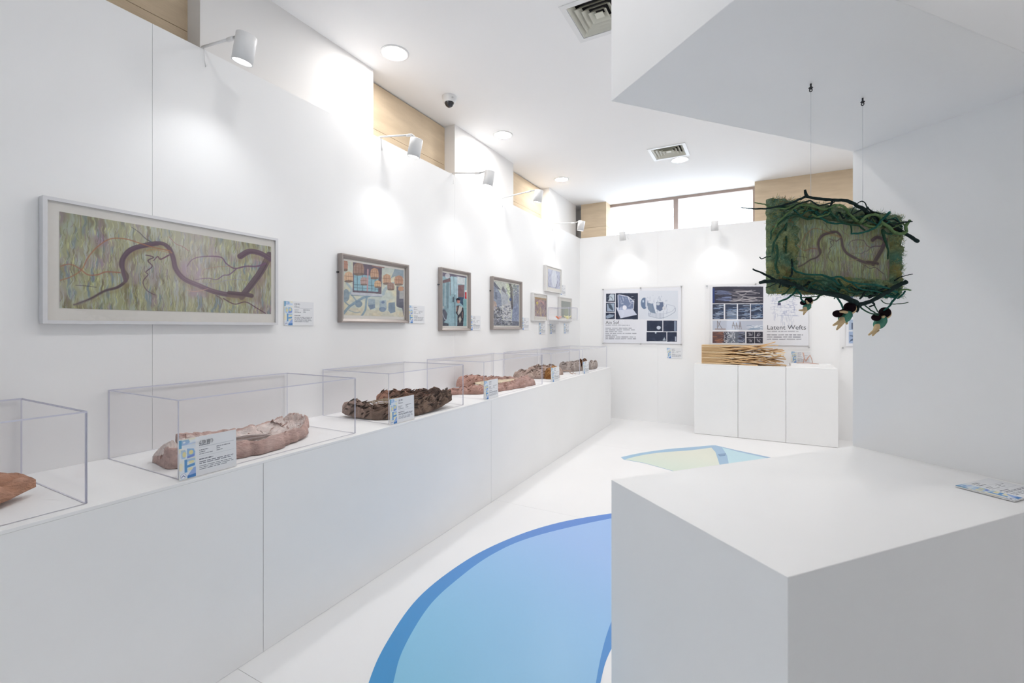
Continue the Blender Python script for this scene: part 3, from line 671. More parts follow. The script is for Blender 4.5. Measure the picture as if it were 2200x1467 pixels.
def card(label, O, U, V, n_, res, group, lean=None, standing=False, title=True, name='exhibit_label'):
    O, U, V = Vector(O), Vector(U), Vector(V); N = U.cross(V).normalized()
    if N.dot(Vector((0, 0, EYE)) - O) < 0: N = -N
    c = O + V + U / 2
    t = thing(name, label, 'label', c, group); b = MB(); th_ = .004
    p = [O, O + U, O + U + V, O + V]; q = [a - N * th_ for a in p]
    b.add(p + q, [(0, 1, 2, 3), (4, 5, 6, 7), (0, 1, 5, 4), (1, 2, 6, 5), (2, 3, 7, 6), (3, 0, 4, 7)]).build('card', M['card'], t)
    cv = Canvas(res[0], res[1], O + N * .0008, U, V, seed=n_); card_print(cv, n_, title); cv.build('print', t)
    return t, N


GL = 'exhibit labels standing on the display ledge'
led = [(.907, 1.127, 'white exhibit label with blue letters before the pale hollow driftwood'), (2.017, 2.239, 'white exhibit label before the dark bark piece with wire netting'), (3.069, 3.29, 'white exhibit label before the forked reddish driftwood'),
       (4.4, 4.629, 'white exhibit label on the ledge before the orange hollow bark'), (5.383, 5.62, 'white exhibit label on the ledge at its far end')]
for i, (a, b, l) in enumerate(led):
    t, N = card(l, (-1.903, a + .002, ZL + .152), (0, .212, 0), (.004, 0, -.150), i + 1, ((200, 144) if i < 1 else (130, 90)), GL, title=(i > 0))
    if i == 0: txt('《孕育》', .0175, (-1.8992, a + .062, ZL + .122), (0, 1, 0), (-.004, 0, .15), M['ink'], t)
    for yy in (a + .05, a + .16): MB().box((-1.9235, yy - .006, ZL + .0005), (-1.9045, yy + .006, ZL + .02)).build('foot', M['acr'], t)
GW = 'exhibit labels on the left wall'
for i, (y, z, l) in enumerate(((1.768, 1.562, 'white exhibit label on the wall right of the long tree painting'), (2.875, 1.584, 'white exhibit label on the wall right of the birdcage picture'), (3.772, 1.522, 'white wall label right of the narrow doorway picture'),
        (4.90, 1.524, 'white wall label right of the alley picture'), (6.13, 2.027, 'faint white wall label right of the topmost small print'), (5.405, 1.463, 'white wall label under the ochre and purple print'),
        (5.755, 1.463, 'white wall label, middle of the three under the small prints'), (6.27, 1.463, 'white wall label under the grey-green print'))):
    card(l, (XW + .0048, y, z), (0, .205, 0), (0, 0, -.148), 20 + i, (110, 78) if i < 2 else (70, 50), GW)
card('white exhibit label on the back wall below the left poster', (-1.172, YW - .0048, 1.105), (.212, 0, 0), (0, 0, -.15), 31, (70, 50), None)
card('white exhibit label leaning on the wall behind the twig model', (.385, YW - .055, 1.093), (.205, 0, 0), (0, .035, -.148), 32, (80, 56), None)
# label lying flat on the niche plinth
a0 = at(2052, 1043, 2, ZP + .006); ang = D1
flat_u = at(2225, 1087, 2, ZP + .006) - a0
a1 = a0; Vv = (at(2052, 1043, 2, ZP + .006) - at(2140, 1026, 2, ZP + .006)); 
long_d = flat_u.normalized(); perp = Vector((long_d.y, -long_d.x, 0));
if perp.dot(-a0) < 0: perp = -perp
# the blue strip runs along the near-left long edge: the card's short strip side faces the viewer
cardO = a0 - perp * 0 + Vector((0, 0, 0))
card('white exhibit label lying flat on the niche plinth at the right edge', a0, -perp * .212, long_d * .150, 33, (160, 112), None)

# ------------------------------------------------------------------ acrylic display cases on the ledge
def case(label, y0, y1, x0=XW + .012, x1=-1.925, z0=ZL, h=.302, name='acrylic_case', group='clear acrylic cases on the display ledge', base=True):
    t = thing(name, label, 'display case', ((x0 + x1) / 2, (y0 + y1) / 2, z0), group); T = .005; z1 = z0 + h
    def pane(a, b, thin):
        mb = MB().box(a, b)
        for k, f_ in enumerate(mb.f):
            P = [Vector(mb.v[i]) for i in f_]; n = (P[1] - P[0]).cross(P[2] - P[1]); ax_ = max(range(3), key=lambda i: abs(n[i])); mb.m[k] = 0 if ax_ == thin else 1
        mb.build('pane', [M['acr'], M['acre']], t)
    zb = z0 + (.0012 if base else 0)
    pane((x1 - T, y0, zb), (x1, y1, z1 - T), 0); pane((x0, y0, zb), (x0 + T, y1, z1 - T), 0)
    pane((x0 + T, y0, zb), (x1 - T, y0 + T, z1 - T), 1); pane((x0 + T, y1 - T, zb), (x1 - T, y1, z1 - T), 1); pane((x0, y0, z1 - T), (x1, y1, z1), 2)
    return t
CS = [(-.25, .653, 'clear acrylic case at the left edge over orange-brown bark'), (.918, 1.78, 'clear acrylic case over the pale hollow driftwood'), (2.036, 2.812, 'clear acrylic case over the dark bark with netting'),
      (3.104, 4.223, 'clear acrylic case over the forked reddish driftwood'), (4.45, 5.33, 'clear acrylic case over the orange hollow bark'), (5.44, 6.47, 'clear acrylic case at the far end of the ledge')]
for a, b, l in CS: case(l, a, b)


# ------------------------------------------------------------------ driftwood and bark
TOPS = {}
def slab(name, P, hw, zt, zb, prof, colf, parent, seed, nu=110, nv=34, rough=.012, ridg=.01, mt=None, label=None):
    """organic slab along centreline P (x, y); hw half width, zt top height, zb underside height per station; prof(t) 0..1 cross profile"""
    st = np.linspace(0, 1, nu); key = np.linspace(0, 1, len(P)); PX = np.interp(st, key, [p[0] for p in P]); PY = np.interp(st, key, [p[1] for p in P])
    AR = np.concatenate([[0], np.cumsum(np.hypot(np.diff(PX), np.diff(PY)))])
    k2 = lambda arr: np.interp(st, np.linspace(0, 1, len(arr)), arr)
    HW, ZTt, ZB = k2(hw), k2(zt), k2(zb); mb = MB(); cols = []; org = wloc(parent); top = []; bot = []
    sd = Vector((seed * 13.7, seed * 3.1, 0))
    for i in range(nu):
        dx = PX[min(i + 1, nu - 1)] - PX[max(i - 1, 0)]; dy = PY[min(i + 1, nu - 1)] - PY[max(i - 1, 0)]; L = math.hypot(dx, dy) or 1; n = (dy / L, -dx / L)
        en = math.sin(math.pi * min(1, max(0.0, min(st[i], 1 - st[i]) * 9 + .06)) / 2)
        for j in range(nv):
            t_ = j / (nv - 1) * 2 - 1
            w_ = HW[i] * en * (1 + .25 * mnoise.noise(Vector((AR[i] * 9, 7.7 * np.sign(t_), 0)) + sd) + .09 * mnoise.noise(Vector((AR[i] * 30, 3 * np.sign(t_), 0)) + sd))
            x = PX[i] + n[0] * t_ * w_; y = PY[i] + n[1] * t_ * w_
            base = ZTt[i] * prof(t_, st[i]) * (en ** .5)
            rg = ridg * .8 * (mnoise.ridged_multi_fractal(Vector((AR[i] * 7, t_ * HW[i] * 42 + .9 * math.sin(AR[i] * 17), 0)) + sd, .9, 2.1, 4, 1.0, 1.6) - 1.0) + rough * mnoise.fractal(Vector((AR[i] * 16, t_ * HW[i] * 34, 1)) + sd, .9, 2, 4)
            zz = max(ZB[i] + .002, base + ZB[i] + rg * (1 if abs(t_) < .97 else .3)); top.append((x, y, ZL + zz + .0005))
            bot.append((x * 1 + (PX[i] - x) * .12, y + (PY[i] - y) * .12, ZL + .0005 + ZB[i] + (zz - ZB[i]) * .02 * 0))
            cols.append(colf(t_, st[i], rg))
    vs = top + bot; N_ = nu * nv; fs = []
    for i in range(nu - 1):
        for j in range(nv - 1):
            a = i * nv + j; fs.append((a, a + 1, a + nv + 1, a + nv)); fs.append((N_ + a, N_ + a + nv, N_ + a + nv + 1, N_ + a + 1))
    for i in range(nu - 1):
        for j in (0, nv - 1):
            a = i * nv + j; fs.append((a, a + nv, N_ + a + nv, N_ + a))
    for j in range(nv - 1):
        for i in (0, nu - 1):
            a = i * nv + j; fs.append((a, a + 1, N_ + a + 1, N_ + a))
    mb.add(vs, fs, 0, True); o = mb.build(name, mt or M['bark'], parent, label=label)
    c = np.ones((len(vs), 4)); C = np.array(cols + cols); c[:, :3] = s2l(np.clip(C, 0, 1)); ca = o.data.color_attributes.new('Col', 'FLOAT_COLOR', 'POINT'); ca.data.foreach_set('color', c.reshape(-1))
    TOPS[o.name] = (top, nu, nv, cols); return o


def flakes(parent, o, n, Lr, tone, seed, side=(0, 1)):
    """splintered edges standing proud of a bark surface"""
    rr = random.Random(seed); top, nu, nv, cols = TOPS[o.name]; mb = MB()
    for _ in range(n):
        i = rr.randint(14, nu - 26); j = rr.randint(int(nv * .05), int(nv * .95)); p = Vector(top[i * nv + j]); d = (Vector(top[min(i + 4, nu - 1) * nv + j]) - p)
        if d.length < 1e-5: continue
        d.normalize(); L = rr.uniform(*Lr); w_ = L * rr.uniform(.12, .28); sd_ = d.cross(Vector((0, 0, 1))).normalized(); d = (d + sd_ * rr.uniform(-.35, .35)).normalized(); up = Vector((0, 0, 1)); lift = rr.uniform(.001, .012) * Lr[1] / .05
        a = p - d * L * .4 - up * .004; b = p + d * L * .6 + up * lift
        vs = [a - sd_ * w_ * .5, a + sd_ * w_ * .5, p + sd_ * w_ + up * (.003 + lift * .5), p - sd_ * w_ + up * (.001 + lift * .4), b + sd_ * w_ * rr.uniform(-.4, .4), p - up * .006]
        vs = [Vector((max(XW + .02, q_.x), q_.y, max(ZL + .0015, q_.z))) for q_ in vs]
        mb.add(vs, [(0, 1, 2, 3), (3, 2, 4), (0, 3, 5), (3, 4, 5), (4, 2, 5), (2, 1, 5), (1, 0, 5)], rr.randint(0, 1))
    q = mb.build('bark_splinters', [mat('splinter_a', tuple(s2l(np.array(tone[0]))), .9, var=.35, vscale=60, bump=.5, bscale=200), mat('splinter_b', tuple(s2l(np.array(tone[1]))), .9, var=.35, vscale=60, bump=.5, bscale=200)], parent); q['kind'] = 'stuff'


def lerp(a, b, t): t = min(1, max(0, t)); return tuple(a[i] + (b[i] - a[i]) * t for i in range(3))
mound = lambda t, s: max(0, 1 - t * t) ** .55
def rim(w_, floor_): return lambda t, s: (floor_ + (1 - floor_) * min(1, (abs(t) / w_) ** 3)) * (max(0, 1 - (max(0, abs(t) - w_) / (1 - w_)) ** 2) ** .5 if abs(t) > w_ else 1)
GD = 'driftwood and bark pieces in acrylic cases'
t = thing('bark_piece', 'orange-brown rough bark piece at the left edge of the ledge', 'bark', (-2.2, .3, ZL), GD)
o_ = slab('bark', [(-2.22, -.2), (-2.2, 0), (-2.19, .2), (-2.2, .40), (-2.17, .60)], [.13, .16, .17, .15, .035], [.09, .11, .115, .10, .055], [.0, .0, .0, .002, .03], mound, lambda q, s, r: lerp((.84, .66, .57), (.70, .52, .42), .5 - r * 40), t, 1, nu=150, nv=46, rough=.010, ridg=.018)
flakes(t, o_, 90, (.02, .05), ((.66, .48, .38), (.54, .38, .30)), 1)

t = thing('driftwood_shell', 'pale pinkish hollow driftwood shell holding a dark wood sliver', 'driftwood', (-2.15, 1.4, ZL), GD)
r1 = rim(.84, .16)
def c1(q, s, r):
    if abs(q) < .78: return lerp((.96, .92, .90), (.88, .79, .76), .3 + r * 40 + max(0, s - .75) * 2)
    return lerp((.90, .80, .77), (.76, .62, .58), .5 - r * 30)
o_ = slab('shell', [(-2.27, .985), (-2.21, 1.06), (-2.17, 1.2), (-2.16, 1.36), (-2.19, 1.50), (-2.25, 1.62), (-2.33, 1.70), (-2.37, 1.75)], [.05, .15, .185, .18, .15, .11, .06, .018], [.07, .085, .070, .062, .055, .05, .04, .025], [0, 0, 0, .002, .008, .02, .04, .06], lambda q, s: r1(q, s) if .10 < s < .84 else mound(q, s), c1, t, 2, nu=180, nv=64, rough=.010, ridg=.008)
flakes(t, o_, 60, (.012, .03), ((.86, .76, .72), (.74, .60, .56)), 2)
slab('wood_sliver', [(-2.20, 1.10), (-2.185, 1.22), (-2.175, 1.34), (-2.17, 1.46)], [.06, .075, .06, .012], [.03, .035, .03, .012], [.02, .022, .022, .02], lambda q, s: max(0, 1 - abs(q)) ** .7, lambda q, s, r: lerp((.50, .43, .40), (.68, .64, .63), .5 + .5 * math.sin(q * 16)), t, 3, nu=50, nv=20, rough=.002, ridg=.004, label='dark grey-brown wood sliver')

t = thing('bark_piece', 'dark brown bark piece with wire netting and pale green cloth', 'bark', (-2.2, 2.6, ZL), GD)
cb = lambda q, s, r: lerp(lerp((.84, .73, .68), (.55, .46, .40), s * 2.4), (.33, .27, .24), .2 - r * 34 + .3 * s)
o_ = slab('bark', [(-2.38, 2.09), (-2.25, 2.10), (-2.10, 2.13), (-2.02, 2.24), (-1.99, 2.40), (-1.985, 2.56), (-1.99, 2.68), (-2.0, 2.75)], [.035, .045, .05, .06, .05, .055, .045, .012], [.075, .085, .07, .075, .085, .08, .06, .025], [.02, .01, .0, .0, .005, .02, .05, .085], mound, cb, t, 4, nu=210, nv=40, rough=.020, ridg=.022)
flakes(t, o_, 260, (.025, .065), ((.50, .41, .36), (.30, .24, .21)), 3)
o_ = slab('back_bark', [(-2.43, 2.44), (-2.36, 2.47), (-2.26, 2.52), (-2.17, 2.59), (-2.09, 2.68), (-2.04, 2.76)], [.025, .035, .045, .045, .04, .015], [.05, .06, .075, .075, .07, .03], [.045, .045, .04, .04, .05, .07], mound, lambda q, s, r: lerp((.78, .60, .52), (.40, .33, .30), s * 1.6 - r * 34), t, 5, nu=130, nv=30, rough=.020, ridg=.020)
flakes(t, o_, 120, (.02, .055), ((.62, .47, .41), (.30, .24, .21)), 4)
slab('green_cloth', [(-2.16, 2.28), (-2.11, 2.34), (-2.06, 2.42)], [.045, .06, .045], [.03, .05, .03], [.035, .04, .04], mound, lambda q, s, r: lerp((.74, .84, .64), (.88, .93, .82), .5 + r * 60), t, 6, nu=40, nv=20, rough=.004, ridg=.004, label='crumpled pale green cloth')
wm = mat('netting_wire', (.40, .31, .22), .6, var=.2, vscale=40); random.seed(4)
for k in range(10):
    y = 2.15 + k * .024; pts = []
    for q in range(9):
        u_ = q / 8; pts.append((-2.30 + u_ * .24 + .008 * random.uniform(-1, 1), y + .012 * (1 if (q + k) % 2 else -1) + u_ * .03, ZL + .074 + .016 * math.sin(u_ * math.pi) + .005 * random.uniform(-1, 1)))
    MB().tube(cat(pts, 3), .0026, 5).build('netting', wm, t)

t = thing('driftwood_fork', 'forked reddish-brown driftwood with a cream membrane between its arms', 'driftwood', (-2.2, 3.8, ZL), GD)
cr = lambda q, s, r: lerp(lerp((.86, .68, .62), (.76, .65, .62), s), (.60, .46, .42), .3 - r * 35)
o_ = slab('front_arm', [(-2.36, 3.16), (-2.27, 3.25), (-2.16, 3.34), (-2.10, 3.48), (-2.07, 3.68), (-2.04, 3.90), (-2.06, 4.10), (-2.12, 4.18)], [.05, .035, .06, .045, .06, .07, .10, .04], [.05, .05, .07, .05, .06, .065, .085, .07], [0] * 8, mound, cr, t, 7, nu=190, nv=28, rough=.014, ridg=.012)
flakes(t, o_, 120, (.015, .045), ((.78, .60, .54), (.58, .44, .40)), 5)
o_ = slab('back_arm', [(-2.44, 3.45), (-2.42, 3.55), (-2.38, 3.70), (-2.30, 3.85), (-2.20, 4.0), (-2.12, 4.12)], [.03, .05, .045, .03, .035, .05], [.08, .09, .07, .05, .06, .07], [.03, .03, .04, .04, .02, 0], mound, cr, t, 8, nu=120, nv=24, rough=.012, ridg=.010)
flakes(t, o_, 70, (.015, .045), ((.78, .60, .54), (.58, .44, .40)), 6)
slab('membrane', [(-2.27, 3.55), (-2.22, 3.75), (-2.15, 3.95), (-2.10, 4.08)], [.12, .10, .07, .02], [.012] * 4, [.045, .045, .05, .05], lambda q, s: 1, lambda q, s, r: lerp((.90, .84, .74), (.84, .76, .66), r * 80), t, 9, nu=40, nv=16, rough=.003, ridg=.003, label='cream membrane stretched between the arms')

t = thing('bark_piece', 'ragged hollow bark piece with an orange inside', 'bark', (-2.2, 4.85, ZL), GD)
cg_ = lambda q, s, r: lerp((.82, .73, .68), (.62, .52, .47), .3 - r * 35)
o_ = slab('bark', [(-2.42, 4.52), (-2.33, 4.60), (-2.20, 4.74), (-2.12, 4.86), (-2.12, 4.98)], [.05, .09, .10, .08, .05], [.07, .09, .10, .09, .05], [0] * 5, mound, cg_, t, 10, nu=110, nv=34, rough=.018, ridg=.014)
flakes(t, o_, 120, (.02, .06), ((.74, .64, .58), (.52, .42, .36)), 7)
slab('orange_inside', [(-2.08, 4.66), (-2.04, 4.76), (-2.05, 4.88)], [.05, .07, .05], [.10, .13, .12], [0] * 3, mound, lambda q, s, r: lerp((.80, .60, .38), (.50, .32, .18), .45 + .5 * math.sin(q * 22)), t, 11, nu=50, nv=28, rough=.012, ridg=.02, label='orange-brown grooved inner wood')
o_ = slab('back_bark', [(-2.34, 4.70), (-2.26, 4.90), (-2.18, 5.1), (-2.10, 5.22)], [.05, .05, .045, .02], [.11, .13, .12, .06], [0, 0, 0, 0], mound, cg_, t, 12, nu=80, nv=24, rough=.018, ridg=.014)
flakes(t, o_, 90, (.02, .06), ((.74, .64, .58), (.52, .42, .36)), 8)
for dx, dy in ((0, .02), (.03, .05), (-.02, .07)):
    MB().tube(cat([(-2.09 + dx, 5.16 + dy, ZL + .05), (-2.04 + dx, 5.22 + dy, ZL + .045), (-2.02 + dx, 5.235 + dy, ZL + .02), (-1.99 + dx, 5.245 + dy, ZL + .006)], 3), [.004] * 10, 6).build('root', mat('root_fibre', (.48, .34, .27), .8, var=.2, vscale=40), t)

t = thing('grey_driftwood', 'long grey driftwood branch with a dark brown socket', 'driftwood', (-2.2, 5.9, ZL), GD)
cgr = lambda q, s, r: lerp((.78, .73, .70), (.55, .50, .47), .3 - r * 35)
o_ = slab('branch', [(-2.26, 5.47), (-2.20, 5.56), (-2.13, 5.75), (-2.10, 5.85)], [.05, .06, .07, .06], [.11, .12, .13, .14], [0] * 4, mound, cgr, t, 13, nu=110, nv=26, rough=.018, ridg=.012)
flakes(t, o_, 90, (.02, .05), ((.68, .62, .58), (.45, .40, .37)), 9)
slab('socket', [(-2.09, 5.78), (-2.08, 5.88), (-2.07, 5.96)], [.05, .06, .05], [.15, .15, .15], [0] * 3, mound, lambda q, s, r: lerp((.16, .09, .07), (.50, .34, .20), .5 + .5 * math.sin(q * 15)), t, 14, nu=40, nv=22, rough=.008, ridg=.02, label='dark brown hollow socket')
o_ = slab('branch', [(-2.05, 5.98), (-2.04, 6.12), (-2.05, 6.28), (-2.05, 6.38)], [.05, .055, .05, .02], [.10, .10, .09, .07], [0, 0, .01, .03], mound, cgr, t, 15, nu=90, nv=24, rough=.018, ridg=.012)
flakes(t, o_, 60, (.02, .05), ((.68, .62, .58), (.45, .40, .37)), 10)

# ------------------------------------------------------------------ small acrylic shelf near the corner
sh = thing('wall_shelf', 'small white floating shelf between the corner prints', 'shelf', (XW + .12, 5.95, 1.50))
MB().box((XW + .0005, 5.69, 1.498), (-2.20, 6.035, 1.512)).build('board', M['white'], sh)
MB().box((XW + .0005, 5.69, 1.45), (XW + .02, 6.035, 1.497)).build('rail', M['white'], sh)
case('small clear acrylic case on the floating shelf', 5.70, 6.025, XW + .006, -2.21, 1.512, .165, 'small_acrylic_case', None)
fo = mat('folded_orange', (.90, .28, .12), .6, var=.2, vscale=30); fy = mat('folded_yellow', (.90, .86, .50), .6, var=.2, vscale=30); fp = mat('folded_pink', (.88, .50, .46), .6, var=.1, vscale=30)
def flower(label, x, y, h, m1, m2, n_):
    t = thing('paper_flower', label, 'paper flower', (x, y, 1.512))
    for k in range(n_):
        a = 2 * math.pi * k / n_; d = Vector((math.cos(a), math.sin(a), .9)).normalized(); c = Vector((x, y, 1.5122)); s_ = Vector((-d.y, d.x, 0)) * h * .3
        tip = c + d * h; mid = c + d * h * .55 + Vector((0, 0, h * .06))
        MB().add([c, mid + s_, tip, mid - s_, mid + Vector((0, 0, h * .14))], [(0, 1, 4), (1, 2, 4), (2, 3, 4), (3, 0, 4), (0, 3, 2, 1)]).build('petal', m1 if k % 2 else m2, t)
flower('orange and pink folded paper flower on the floating shelf', -2.40, 5.80, .075, fo, fp, 7)
flower('pale yellow folded paper flower on the floating shelf', -2.31, 5.91, .085, fy, fy, 6)

# ------------------------------------------------------------------ posters on the back wall
def poster(label, x0, x1, z0, z1, paint, crop, res, seed, inset=(.02, .02, .02, .02)):
    t = thing('acrylic_poster', label, 'poster', ((x0 + x1) / 2, YW, z0))
    cv = Canvas(res[0], res[1], (x0 + inset[0], YW - .012, z1 - inset[1]), (x1 - x0 - inset[0] - inset[2], 0, 0), (0, 0, -(z1 - z0 - inset[1] - inset[3])), base=(.95, .95, .97), crop=crop, seed=seed)
    paint(cv); MB().box((x0 + inset[0] - .001, YW - .0115, z0 + inset[3]), (x1 - inset[2], YW - .010, z1 - inset[1])).build('backing_sheet', M['card'], t)
    cv.build('print', t)
    mb = MB().box((x0, YW - .019, z0), (x1, YW - .015, z1)); mb.m = [1, 1, 0, 1, 0, 1]; mb.build('pane', [M['acr'], M['acre']], t)
    for zx in (x0 + .025, (x0 + x1) / 2, x1 - .025):
        for zz in (z0 + .012, z1 - .012): MB().lathe([(0, -.008), (.010, -.008), (.011, -.006), (.011, .0), (.006, .001), (.006, .021)], (zx, YW - .022, zz), (0, 1, 0), 14).build('stud', M['stud'], t)
    return t
NV = (.20, .23, .31)
def p_ain(c):
    c.a[:] = (.95, .955, .975); r = c.rng
    c.rect(760, 200, 1440, 700, (.90, .92, .95))
    for x0, y0, x1, y1 in ((182, 252, 340, 395), (180, 410, 335, 570), (175, 582, 335, 697), (350, 245, 738, 700), (895, 722, 1165, 905), (1180, 722, 1420, 910), (888, 922, 1235, 1080), (1250, 922, 1418, 1090)):
        c.rect(x0, y0, x1, y1, NV); 
        for _ in range(14):
            a, b = x0 + (x1 - x0) * r.rand(), y0 + (y1 - y0) * r.rand(); c.line([(a, b), (min(x1 - 4, a + 40 * r.rand()), min(y1 - 4, max(y0 + 4, b + 50 * (r.rand() - .3))))], .9, (.45, .50, .60), .7)
    c.poly([(230, 300), (260, 260), (325, 265), (325, 375), (215, 380), (240, 340)], (.80, .84, .88)); c.line([(205, 320), (270, 310), (300, 360)], 2, (.35, .42, .48), .9)
    c.poly([(195, 430), (325, 420), (325, 560), (200, 555)], (.66, .72, .80)); c.poly([(215, 430), (270, 440), (310, 530), (295, 550), (235, 500)], (.32, .37, .44)); c.poly([(180, 640), (240, 610), (325, 620), (300, 660), (190, 690)], (.62, .68, .76))
    c.poly([(355, 490), (650, 520), (722, 620), (435, 682)], (.86, .88, .94)); c.poly([(380, 280), (440, 270), (560, 300), (670, 385), (660, 520), (390, 540)], (.60, .66, .80), .75)
    for k in range(26):
        a, b = 385 + 270 * r.rand(), 300 + 230 * r.rand(); c.line([(a, b), (a + 45 * r.rand(), b + 14 * (r.rand() - .5))] if k % 2 else [(a, b), (a + 3, b + 55 * r.rand())], 1.3, (.93, .94, .98), .85, smooth=False)
    for l in ([(560, 300), (668, 385)], [(668, 385), (660, 520)], [(560, 300), (600, 400)], [(600, 400), (668, 385)], [(400, 270), (560, 300)], [(390, 280), (400, 540)]): c.line(l, 2, (.96, .97, 1), 1, smooth=False)
    c.ell(505, 495, 38, 40, (.97, .97, 1))
    c.ell(850, 420, 62, 100, (.36, .45, .58), .85); c.ell(830, 385, 14, 24, (.80, .86, .92)); c.poly([(870, 330), (900, 320), (900, 520), (870, 480)], (.86, .88, .92))
    c.poly([(905, 410), (1000, 430), (1050, 600), (960, 580), (910, 520)], (.42, .50, .60), .75); c.poly([(1060, 400), (1180, 400), (1190, 520), (1120, 560), (1060, 520)], (.32, .38, .50), .8); c.ell(1195, 505, 32, 34, (.88, .89, .91)); c.ell(1090, 430, 30, 26, (.80, .83, .87))
    for _ in range(60):
        a = 900 + 360 * r.rand(); b = 280 + 300 * r.rand(); c.line([(a, b), (a + 4 * (r.rand() - .5), b + 60 * r.rand())], .9, (.34, .40, .54), .55, smooth=False)
    for k in range(12): c.line([(920 + 24 * k, 590), (920 + 24 * k, 640 + 4 * k)], 1, (.40, .45, .55), .7, smooth=False)
    c.line([(920, 640), (1150, 680), (1370, 580), (1390, 500)], 1, (.45, .50, .60), .8); c.line([(1200, 600), (1330, 560), (1380, 480), (1250, 440)], 1, (.6, .64, .72), .7); c.ell(1100, 845, 36, 32, (.82, .85, .90)); c.rect(1370, 730, 1410, 905, (.55, .60, .68)); c.poly([(1200, 1010), (1225, 1070), (1165, 1070)], (.72, .76, .80)); c.rect(1385, 1000, 1408, 1080, (.75, .78, .84)); c.ell(1048, 935, 14, 12, (.85, .88, .92))
    c.text(175, 796, 600, 1, 20, (.5, .5, .54), .6, .6, [1]); c.text(172, 846, 715, 7, 31, (.45, .46, .50), .42, .7, [.85, .95, .55, 1, .38, .98, 1])
def p_lat(c):
    c.a[:] = (.95, .955, .97); r = c.rng; S = (.70, .74, .82)
    def rods(x0, y0, x1, y1, n_, cols, slope=.1, w_=1.6):
        for _ in range(n_):
            a = x0 + (x1 - x0) * r.rand() * .7; b = y0 + (y1 - y0) * r.rand(); L = (x1 - x0) * (.3 + .4 * r.rand()); e_ = min(x1 - 3, a + L)
            c.line([(a, b), ((a + e_) / 2, np.clip(b + (r.rand() - .5) * 14, y0 + 3, y1 - 3)), (e_, np.clip(b + (e_ - a) * slope * (r.rand() - .5) * 2, y0 + 3, y1 - 3))], w_ * (.6 + .7 * r.rand()), cols[r.randint(len(cols))], .85)
    c.rect(138, 102, 838, 335, (.26, .26, .31)); c.rect(138, 125, 165, 330, (.22, .28, .48)); rods(165, 150, 400, 310, 40, [(.40, .44, .58), (.55, .60, .74), (.32, .34, .42)], .02); rods(350, 150, 830, 310, 26, [(.82, .80, .80), (.66, .64, .66)], .3)
    for x0, x1 in ((138, 293), (312, 472), (488, 655), (667, 836)):
        c.rect(x0, 345, x1, 555, (.25, .28, .36)); rods(x0, 350, x1, 555, 22, [(.55, .63, .74), (.72, .78, .86), (.34, .46, .62)], .35 if x0 > 600 else .12, 2)
    c.rect(138, 572, 834, 704, (.78, .81, .87)); br = (.42, .36, .36)
    for l in ([(205, 690), (205, 580), (240, 640), (275, 690)], [(245, 580), (215, 660)], [(410, 680), (425, 590), (450, 690)], [(460, 690), (468, 600), (490, 690)], [(505, 690), (518, 590), (535, 690)], [(405, 640), (530, 650)]): c.line(l, 1.4, br, .9, smooth=False)
    c.rect(170, 684, 320, 698, (.66, .60, .60)); rods(605, 640, 834, 700, 40, [(.92, .94, .97), (.60, .68, .78)], .5); 
    c.rect(138, 725, 588, 882, (.28, .29, .35)); c.rect(138, 725, 290, 882, (.45, .33, .32), .8); rods(140, 730, 300, 880, 16, [(.70, .48, .38), (.55, .40, .36)], .3, 2.2)
    for _ in range(90):
        a = 290 + 160 * r.rand(); b = 730 + 145 * r.rand(); c.line([(a, b), (a + 20 * (r.rand() - .5), b + 22 * (r.rand() - .5))], 1.6, (.88, .88, .90), .9)
    rods(450, 735, 588, 875, 14, [(.50, .54, .66), (.66, .70, .78)], .5, 2)
    for x in (608, 724):
        for y in (725, 810):
            c.rect(x, y, x + 110, y + 78, (.24, .24, .29))
            for _ in range(9): c.line([(x + 25 + 60 * r.rand(), y + 12 + 54 * r.rand()), (x + 25 + 60 * r.rand(), y + 12 + 54 * r.rand())], 1, (.80, .80, .84), .9, smooth=False)
    for _ in range(190):
        a = 940 + 340 * r.rand() ** .8; b = 190 + 320 * r.rand(); L = 90 * r.rand()
        c.line([(a, b), (a + L, b)] if r.rand() < .5 else [(a, b), (a, b + L * .8)], .8, (.48, .52, .68), .5, smooth=False)
    for x in (1040, 1120, 1200):
        for y in (265, 325, 400): c.rect(x, y, x + 42, y + 36, (.93, .94, .96) if (x, y) != (1040, 325) else (.34, .35, .46))
    for _ in range(50):
        a = 1080 + 200 * r.rand(); b = 480 + 160 * r.rand(); c.line([(a, b), (a + 3, b + 40)], .8, (.72, .75, .82), .6, smooth=False)
    c.text(890, 716, 1330, 1, 20, (.5, .5, .54), .6, .6, [1]); c.text(890, 764, 1390, 3, 30, (.42, .42, .46), .42, .75, [1, .96, .96])
def p_third(c):
    c.a[:] = (.95, .955, .97); r = c.rng; c.rect(2040, 100, 2500, 520, (.30, .36, .46)); c.rect(2035, 560, 2400, 708, (.70, .77, .86)); c.rect(2070, 605, 2150, 690, (.35, .40, .50)); c.rect(2032, 724, 2400, 886, (.66, .74, .86))
    for _ in range(26): c.line([(2035 + 300 * r.rand(), 730 + 150 * r.rand()), (2035 + 300 * r.rand(), 730 + 150 * r.rand())], 1.2, (.25, .32, .44), .8, smooth=False)
CP1 = (1280, 600, 200 / 1630); CP2 = (1510, 600, 340 / 2200)
t = poster('acrylic-mounted poster titled Ain Sof on the back wall', -2.155, -.945, 1.145, 2.01, p_ain, CP1, (270, 195), 5, (.03, .02, .03, .02))
a = at(1280 + 172 * CP1[2], 600 + 782 * CP1[2], 1, YW - .013); txt('Ain Sof', .072, a, (1, 0, 0), (0, 0, 1), M['ink'], t)
